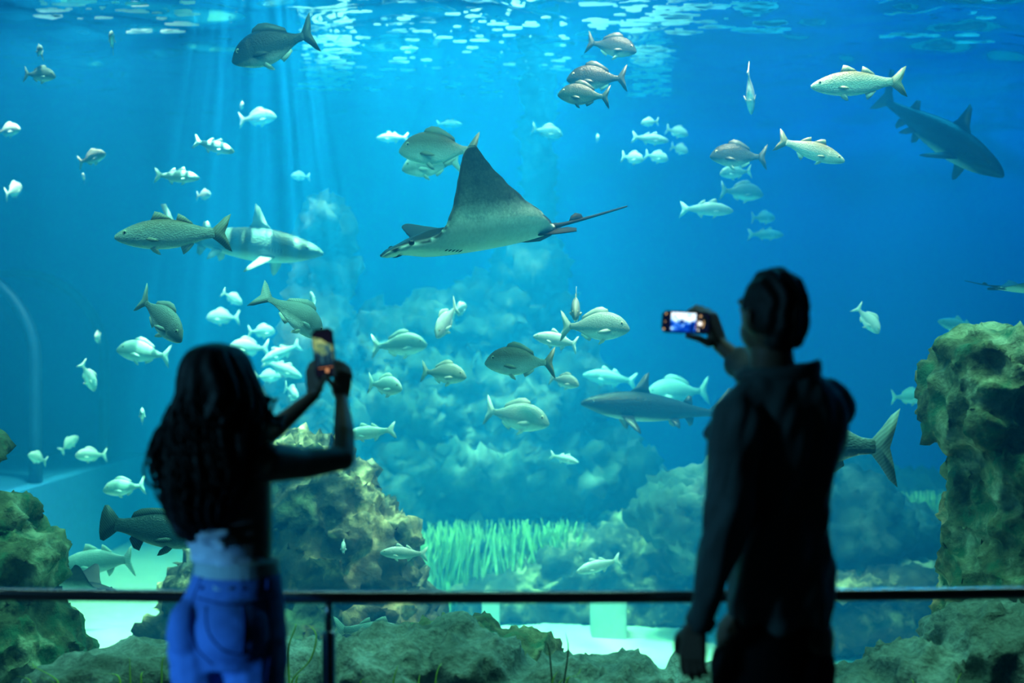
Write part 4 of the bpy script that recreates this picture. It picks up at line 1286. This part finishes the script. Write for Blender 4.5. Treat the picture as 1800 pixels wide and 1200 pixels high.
def her_screen(root):
    w, h = .066, .142
    s = screen_poly('screen', rect(-.030, .030, -.067, .067), emit('screen_black', (0.01, 0.012, 0.03), .5), root)
    pic = picture_mat('her_picture', [(0.34, (0.01, 0.03, 0.05)), (0.48, (0.03, 0.16, 0.22)), (0.60, (0.20, 0.38, 0.16)), (0.76, (0.52, 0.70, 0.26))], 42, .6, .75, 3.3, ('Z', 4.2))
    screen_poly('picture', [(-.030, -.036), (.030, -.036), (.030, .022), (.012, .030), (-.006, .044), (-.030, .052)], pic, s, -.0050)
    for x0, z0, sx, sz in ((-.022, -.028, .011, .040), (-.004, -.034, .013, .034), (.012, -.036, .016, .030)):
        screen_poly('silhouette', [(x0, z0), (x0+sx, z0), (x0+sx*.9, z0+sz*.6), (x0+sx*.5, z0+sz), (x0+sx*.15, z0+sz*.7)], emit('her_shade', (0.01, 0.05, 0.09), .6), s, -.0053)
    screen_poly('mode_bar', rect(-.020, .028, -.044, -.0415), emit('her_orange', (0.9, 0.35, 0.12), .5), s, -.0053)
    screen_poly('shutter_button', disc(.006, -.052, .0055), emit('her_orange2', (1.0, 0.45, 0.2), .8), s, -.0053)
phone('upright black phone held up by the woman', P(570, 621, 4.035), Matrix.Rotation(R(-8), 4, 'Y') @ Matrix.Rotation(R(-14), 4, 'Z') @ Matrix.Rotation(R(-6), 4, 'X'), .067, .148, her_screen)

def his_screen(root):
    s = screen_poly('screen', rect(-.0705, .0705, -.0295, .0295), emit('screen_navy', (0.004, 0.008, 0.03), .8), root)
    pic = picture_mat('his_picture', [(0.34, (0.0, 0.03, 0.30)), (0.45, (0.02, 0.18, 0.75)), (0.56, (0.25, 0.65, 1.0)), (0.66, (0.85, 0.97, 1.0))], 60, .8, 1.7, 1.7, ('Z', 7.5))
    screen_poly('picture', rect(-.046, .030, -.0292, .0292), pic, s, -.0050)
    blue = emit('his_shade', (0.0, 0.03, 0.28), .8)
    screen_poly('ray_shape', [(-.030, .001), (-.018, .004), (-.012, .013), (-.006, .003), (.008, .004), (-.004, -.003), (-.020, -.004)], blue, s, -.0053)
    screen_poly('figure_shape', [(.012, -.029), (.026, -.029), (.025, -.008), (.021, .008), (.016, .004), (.013, -.01)], blue, s, -.0053)
    wht = emit('his_white', (1, .98, .92), 1.6); orn = emit('his_amber', (1, .62, .25), 1.1)
    screen_poly('shutter_button', disc(.0425, -.002, .0065), wht, s, -.0053)
    for i, (x, z, r, mt) in enumerate(((-.062, .024, .0026, orn), (-.064, 0, .0016, orn), (-.067, -.023, .0026, orn), (.044, .021, .003, orn), (.035, .012, .0016, orn), (.034, .004, .0018, orn),
                                       (.033, -.006, .0016, orn), (.032, -.015, .002, orn), (.038, -.022, .0024, wht))):
        screen_poly('icon', disc(x, z, r, 10), mt, s, -.0053)
    screen_poly('mode_bar', [(.052, -.014), (.055, -.006), (.055, .008), (.0525, .008), (.0525, -.006), (.050, -.013)], orn, s, -.0053)
phone('sideways phone with bright blue picture held out by the man', P(1206, 566.5, 4.22), Matrix.Rotation(R(3), 4, 'Y') @ Matrix.Rotation(R(-10), 4, 'Z'), .150, .0685, his_screen)

# ------------------------------------------------------------------ the man
MD = 3.75
mo = empty('person', (P(1365, 0, MD).x, MD, 0))
tag(mo, 'man in a dark overshirt and black trousers holding a phone out sideways', 'person')
fy = R(28)
mf = Vector((-math.sin(fy), math.cos(fy), 0)); ml = Vector((-math.cos(fy), -math.sin(fy), 0))
bm = bmesh.new()
hc = P(1357, 548, MD-.03)
ball(bm, hc, (.078, .096, .112), (0, 0, 28))
ball(bm, hc+mf*.035+Vector((0, 0, -.055)), (.062, .072, .062), (0, 0, 28))
ball(bm, hc+mf*.062+Vector((0, 0, -.098)), (.032, .030, .022), (0, 0, 28))        # chin
capsule(bm, hc+mf*.096+Vector((0, 0, .005)), hc+mf*.118+Vector((0, 0, -.032)), .008, .013)
capsule(bm, hc+mf*.094+ml*.02+Vector((0, 0, -.066)), hc+mf*.094-ml*.02+Vector((0, 0, -.066)), .007, .007)
capsule(bm, hc+mf*.086+ml*.04+Vector((0, 0, .03)), hc+mf*.086-ml*.04+Vector((0, 0, .03)), .010, .010)
for s in (1, -1):
    ball(bm, hc+mf*.084+ml*s*.032+Vector((0, 0, .006)), (.013, .010, .009))
    e0 = hc-mf*.004+ml*s*.082+Vector((0, 0, -.022))
    ball(bm, e0, (.010, .019, .033), (0, -12*s, 28)); ball(bm, e0-mf*.010+ml*s*.008+Vector((0, 0, .008)), (.006, .011, .020), (0, 0, 28))
loft(bm, [(P(1360, 690, MD), .085, .065), (P(1358, 655, MD), .066, .062), (P(1356, 620, MD-.01), .058, .062), (P(1354, 585, MD-.01), .056, .062)], yaw=28)
# trunk, arms, legs under the clothes
loft(bm, [(P(1362, 1120, MD), .125, .09), (P(1366, 1000, MD), .11, .08), (P(1372, 850, MD), .13, .09), (P(1378, 740, MD), .155, .095), (P(1378, 690, MD), .13, .08), (P(1362, 660, MD), .06, .055)], yaw=18)
lw = P(1223, 1096, 3.63)
chain(bm, [P(1310, 715, 3.68), P(1280, 895, 3.60), lw], [.05, .036, .026])
rw = P(1266, 606, 4.235)
r_el = P(1368, 690, 4.06)
chain(bm, [P(1462, 705, 3.86), r_el, rw], [.048, .036, .026])
hand(bm, lw, (-.08, .06, -1), (.50, .85, 0), (-.85, .5, .1), curl=(16, 24, 18), spread=7, size=1.06)
hand(bm, rw, (-.34, .04, .90), (-.72, .62, -.30), (-.62, -.72, -.30), curl=(34, 62, 34), size=1.12,
     thumb=[P(1246, 604, 4.21), P(1230, 595, 4.205), P(1208, 590, 4.205)])
for s, hx in ((1, 1312), (-1, 1412)):
    chain(bm, [P(hx, 1120, MD), Vector((P(hx, 0, MD).x, MD+.02, .5)), Vector((P(hx, 0, MD).x, MD-.01, .09))], [.085, .055, .042])
kid('body', melt('man_body', bm, .0050, 4), M_skin, mo)
# cropped hair cap with a thin braid at the nape
bm = bmesh.new()
hh = hc-mf*.016+Vector((0, 0, .012))
ball(bm, hh, (.085, .099, .109), (0, 0, 28)); ball(bm, hh-mf*.028+Vector((0, 0, -.035)), (.075, .070, .075), (0, 0, 28)); ball(bm, hc-mf*.048+Vector((0, 0, -.074)), (.058, .044, .034), (0, 0, 28))
me = melt('man_hair', bm, .0055, 3, lambda c: .004*math.sin((c.x*math.cos(fy)+c.y*math.sin(fy))*170+2*noise.noise(c*14))+.004*noise.noise(c*30))
bmx = bmesh.new(); bmx.from_mesh(me)
kill = [v for v in bmx.verts if (v.co-hc).dot(mf) > .045-.55*max(0, -(v.co-hc).z-.0) and (v.co-hc).z < .055]
bmesh.ops.delete(bmx, geom=kill, context='VERTS')
bmx.to_mesh(me); bmx.free()
kid('hair', me, M_hair, mo)
bm = bmesh.new()
bp = catmull([P(1404, 560, 3.66), P(1407, 578, 3.65), P(1405, 592, 3.65), P(1408, 604, 3.65)], 8)
tube_bm(bm, bp, [.0065+.002*math.sin(i*1.6) for i in range(len(bp))], 8)
kid('braid', bm_mesh('braid', bm), M_hair, mo)
# overshirt
bm = bmesh.new()
loft(bm, [(P(1372, 1098, MD), .136, .118), (P(1370, 1040, MD), .143, .125), (P(1370, 960, MD), .140, .124), (P(1370, 880, MD), .137, .120), (P(1376, 830, MD), .147, .120), (P(1381, 780, MD), .160, .122),
          (P(1383, 735, MD), .170, .122), (P(1382, 700, MD), .164, .112), (P(1378, 672, MD), .130, .095), (P(1370, 650, MD), .085, .078)], yaw=16, pw=.92, seg=40)
chain(bm, [P(1318, 712, 3.70), P(1300, 735, 3.66), P(1289, 810, 3.62), P(1279, 890, 3.59), P(1264, 960, 3.59), P(1250, 1030, 3.61), P(1232, 1086, 3.63)], [.068, .070, .068, .068, .066, .058, .036])
chain(bm, [P(1440, 706, 3.82), P(1458, 718, 3.86), P(1440, 700, 3.95), r_el], [.070, .072, .066, .058])
chain(bm, [r_el, P(1325, 658, 4.14), P(1302, 640, 4.19)], [.058, .052, .046])
capsule(bm, P(1285, 712, 3.84), P(1254, 762, 3.83), .036, .020)
def sfold(c):
    z = c.z
    f = .016*noise.noise(Vector((c.x*11+z*4, c.y*8, z*4.5)))+.011*noise.noise(Vector((c.x*24-z*8, c.y*16, z*9)))
    f += .008*math.sin((c.x*1.0-z*.35)*52+4*noise.noise(Vector((c.x*4, c.y*4, z*3))))*max(0, min(1, (1.5-z)/.3))*.9
    return f
me = melt('overshirt', bm, .0060, 5, sfold)
for v in me.vertices:                      # curved shirt tail
    if v.co.z < .93 and v.co.y < 3.9:
        pxx = v.co.x/v.co.y*FPX+900
        v.co.z += max(0, .022*(abs(pxx-1372)/90)**2-.0)*(0.93-v.co.z)/.1 if pxx > 1285 else 0
kid('overshirt', me, M_shirt, mo)
# collar standing open round the neck
bm = bmesh.new()
ring_lo, ring_hi, n = [], [], 40
cc = P(1367, 647, MD)
cr = []
for k in range(n):
    a = 2*math.pi*k/n
    u, v = math.cos(a), math.sin(a)
    x = cc.x+.112*u; y = cc.y+.085*v
    lift = .013*u
    for q, (ro, zz) in enumerate(((1.04, -.036), (1.10, -.008+lift), (1.04, .010+lift), (.92, .010+lift), (.86, -.01+lift), (.84, -.05))):
        cr.append(bm.verts.new((cc.x+(x-cc.x)*ro, cc.y+(y-cc.y)*ro, cc.z+zz+.005*math.sin(3*a+q))))
m_ = 6
for k in range(n):
    for q in range(m_):
        a_, b_ = k*m_+q, k*m_+(q+1) % m_
        c_, d_ = ((k+1) % n)*m_+(q+1) % m_, ((k+1) % n)*m_+q
        bm.faces.new((cr[a_], cr[b_], cr[c_], cr[d_]))
co = kid('collar', bm_mesh('collar', bm), M_shirt, mo)
co.modifiers.new('s', 'SUBSURF').render_levels = 1
for nm, a, b, r0, r1 in (('cuff', P(1237, 1080, 3.63), P(1226, 1101, 3.632), .042, .040), ('cuff', P(1308, 644, 4.185), P(1288, 628, 4.21), .047, .043)):
    bm = bmesh.new(); tube_bm(bm, [a, a+(b-a)*.1, a+(b-a)*.9, b], [r0*.9, r0, r1, r1*.9], 28)
    kid(nm, bm_mesh('cuff', bm), M_shirt, mo)
# trousers
bm = bmesh.new()
loft(bm, [(P(1356, 1190, MD), .155, .115), (P(1358, 1130, MD), .150, .112), (P(1364, 1080, MD), .128, .100), (P(1366, 1030, MD), .11, .085)], yaw=14)
for s, hx in ((1, 1312), (-1, 1406)):
    chain(bm, [P(hx, 1170, MD), P(hx, 1230, MD), Vector((P(hx, 0, MD).x, MD+.01, .5)), Vector((P(hx, 0, MD).x, MD-.01, .07))], [.098, .096, .084, .075])
kid('trousers', melt('trousers', bm, .0075, 4, lambda c: .005*noise.noise(Vector((c.x*10, c.y*10, c.z*7)))), M_trouser, mo)
shoe(mo, P(1312, 0, MD).x, MD+.0, 24); shoe(mo, P(1406, 0, MD).x, MD+.02, 18)
# ------------------------------------------------------------------ weed and imitated surface glints
M_weed = rock_mat('seagrass_pale', (0.20, 0.30, 0.08), (0.45, 0.55, 0.18), (0.75, 0.78, 0.36), 3.0, fine=9)
M_blade = plain('weed_green', (0.30, 0.42, 0.05), 0.5, noise_amt=0.3, scale=9)
M_blade_d = plain('weed_dark', (0.05, 0.05, 0.02), 0.5, noise_amt=0.3, scale=9)
def ribbon(bm, pts, w, dirv):
    dirv = Vector(dirv).normalized()
    n = len(pts)
    prev = None
    for i, p in enumerate(pts):
        p = Vector(p); t = i/(n-1)
        ww = w*(1-.85*t*t)
        q = [bm.verts.new(p+dirv*ww*s+Vector((0, .25*w*e, 0))) for s, e in ((-1, 0), (0, -1), (1, 0), (0, 1))]
        if prev:
            for k in range(4):
                bm.faces.new((prev[k], prev[(k+1) % 4], q[(k+1) % 4], q[k]))
        else:
            bm.faces.new(q[::-1])
        prev = q
    bm.faces.new(prev)
def meadow(label, x0, x1, ytop, D, n, seed, depth=.5):
    rr = random.Random(seed)
    bm = bmesh.new()
    for i in range(n):
        d = D+rr.uniform(-depth, depth)
        b = P(rr.uniform(x0, x1), 0, d); b.z = SAND_Z-.03
        top = P(0, ytop+rr.uniform(-14, 26), d).z
        lean = rr.uniform(-.10, .10); lean2 = rr.uniform(-.06, .06)
        pts = [b+Vector((lean*(t**2)+lean2*math.sin(t*5), .05*math.sin(t*4+i), (top-b.z)*t)) for t in [k/7 for k in range(8)]]
        ribbon(bm, pts, rr.uniform(.012, .024), (rr.uniform(.6, 1), rr.uniform(-.7, .7), 0))
    o = link_mesh('seagrass', bm_mesh('seagrass', bm), M_weed)
    return tag(o, label, 'seagrass', None, 'stuff')
meadow('pale green seagrass bed swaying at the foot of the reef hill', 735, 1010, 925, 12.1, 900, 3, .35)
meadow('pale green seagrass patch between the rock dome and the rock pillar', 1575, 1720, 875, 12.9, 500, 4)

def tuft(label, blades, D, mat):
    base = P(blades[0][0][0], blades[0][0][1], D)
    root = empty('seaweed_tuft', base)
    tag(root, label, 'seaweed')
    for bl in blades:
        pts = [P(p[0], p[1], D+.02*i) for i, p in enumerate(bl)]
        bm = bmesh.new()
        ribbon(bm, [Vector(p) for p in catmull([tuple(p-base) for p in pts], 6)], .0045, (1, .4, 0))
        link_mesh('blade', bm_mesh('weed_blade', bm), mat, root)
FD = 5.32
tuft('short green weed blades at the bottom left corner, before the mossy outcrop', [[(105, 1225), (100, 1195), (62, 1172), (58, 1165)], [(110, 1225), (95, 1200), (70, 1190)], [(60, 1228), (52, 1195), (28, 1188)]], FD, M_blade)
tuft('upright green weed blades before the long low boulder', [[(282, 1230), (284, 1200), (286, 1160), (298, 1150)], [(318, 1230), (322, 1195), (334, 1165), (340, 1150)], [(300, 1230), (310, 1190), (345, 1130)]], FD, M_blade)
tuft('green weed blades just left of the legs of the woman', [[(395, 1235), (398, 1200)], [(232, 1235), (229, 1195), (228, 1155)], [(212, 1238), (208, 1188), (170, 1186), (152, 1192)], [(250, 1236), (248, 1190), (252, 1180)]], FD, M_blade)
tuft('looping yellow-green weed between the woman and the rail post', [[(516, 1235), (514, 1195), (545, 1160), (556, 1120), (545, 1100), (530, 1097)], [(512, 1230), (508, 1190), (508, 1135), (520, 1100), (513, 1096)], [(520, 1235), (522, 1190), (538, 1186)]], FD, M_blade)
tuft('bright green weed blades right of the rail post', [[(690, 1235), (692, 1195), (700, 1168)], [(765, 1235), (766, 1195), (772, 1172), (778, 1165)], [(640, 1235), (634, 1198), (655, 1190)], [(735, 1235), (736, 1200), (738, 1185)]], FD, M_blade)
tuft('two dark curved weed stems standing before the knobbly boulder', [[(970, 1235), (970, 1195), (965, 1140), (958, 1125)], [(985, 1235), (992, 1195), (999, 1140), (994, 1112)]], FD, M_blade_d)
tuft('thin yellow weed blades beside the dark stems', [[(975, 1235), (985, 1198), (1015, 1185), (1020, 1175)], [(990, 1235), (1000, 1190), (1025, 1195)], [(965, 1235), (972, 1195), (980, 1180)]], FD, M_blade)
tuft('thin weed blades at the lower right beside the sloping boulder', [[(1680, 1235), (1682, 1200), (1690, 1182)], [(1610, 1235), (1606, 1200), (1600, 1192)]], FD, M_blade)

m, nt, b, out = new_mat('surface_glint_flecks')
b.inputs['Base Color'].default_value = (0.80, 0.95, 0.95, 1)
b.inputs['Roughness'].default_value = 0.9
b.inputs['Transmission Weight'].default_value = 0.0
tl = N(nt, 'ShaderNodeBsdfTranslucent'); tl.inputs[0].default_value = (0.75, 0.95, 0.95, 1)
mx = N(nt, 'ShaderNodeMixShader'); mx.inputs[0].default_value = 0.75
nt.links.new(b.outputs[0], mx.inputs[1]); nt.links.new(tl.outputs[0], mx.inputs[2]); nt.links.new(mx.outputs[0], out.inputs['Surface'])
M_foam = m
def foam(label, x0, x1, y0, y1, n, seed, smax=.30):  # pale flecks added under the surface to imitate glints of the ripples
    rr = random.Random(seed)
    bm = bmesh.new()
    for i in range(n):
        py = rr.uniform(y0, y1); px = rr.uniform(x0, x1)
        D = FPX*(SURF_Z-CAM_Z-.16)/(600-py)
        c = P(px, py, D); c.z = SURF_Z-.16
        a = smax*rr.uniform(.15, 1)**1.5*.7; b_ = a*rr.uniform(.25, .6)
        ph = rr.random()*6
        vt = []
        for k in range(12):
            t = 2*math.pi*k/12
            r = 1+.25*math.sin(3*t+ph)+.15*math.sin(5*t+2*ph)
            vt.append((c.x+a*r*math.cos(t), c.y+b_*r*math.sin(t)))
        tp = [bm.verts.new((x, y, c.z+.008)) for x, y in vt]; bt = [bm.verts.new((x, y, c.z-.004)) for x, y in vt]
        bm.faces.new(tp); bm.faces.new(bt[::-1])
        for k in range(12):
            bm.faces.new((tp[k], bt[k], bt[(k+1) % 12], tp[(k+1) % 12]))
    o = link_mesh('surface_glint_flecks', bm_mesh('surface_glint_flecks', bm), M_foam, smooth=False)
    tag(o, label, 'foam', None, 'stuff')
foam('bright flecks imitating glints on the water surface right of the dark bream', 535, 618, 62, 160, 130, 1, .13)
foam('bright flecks imitating glints on the water surface right of the slim column', 1112, 1172, 82, 168, 110, 2, .12)
foam('thin streaks imitating glints along the top of the view right of the column', 1040, 1380, 4, 58, 60, 3, .22)
foam('thin streaks imitating glints along the top of the view at left', 60, 350, 2, 60, 30, 4, .16)
foam('faint streaks imitating glints, scattered in the light beam', 600, 1000, 20, 170, 110, 5, .10)
foam('few pale flecks imitating glints at the top right', 1500, 1790, 10, 90, 9, 6, .16)
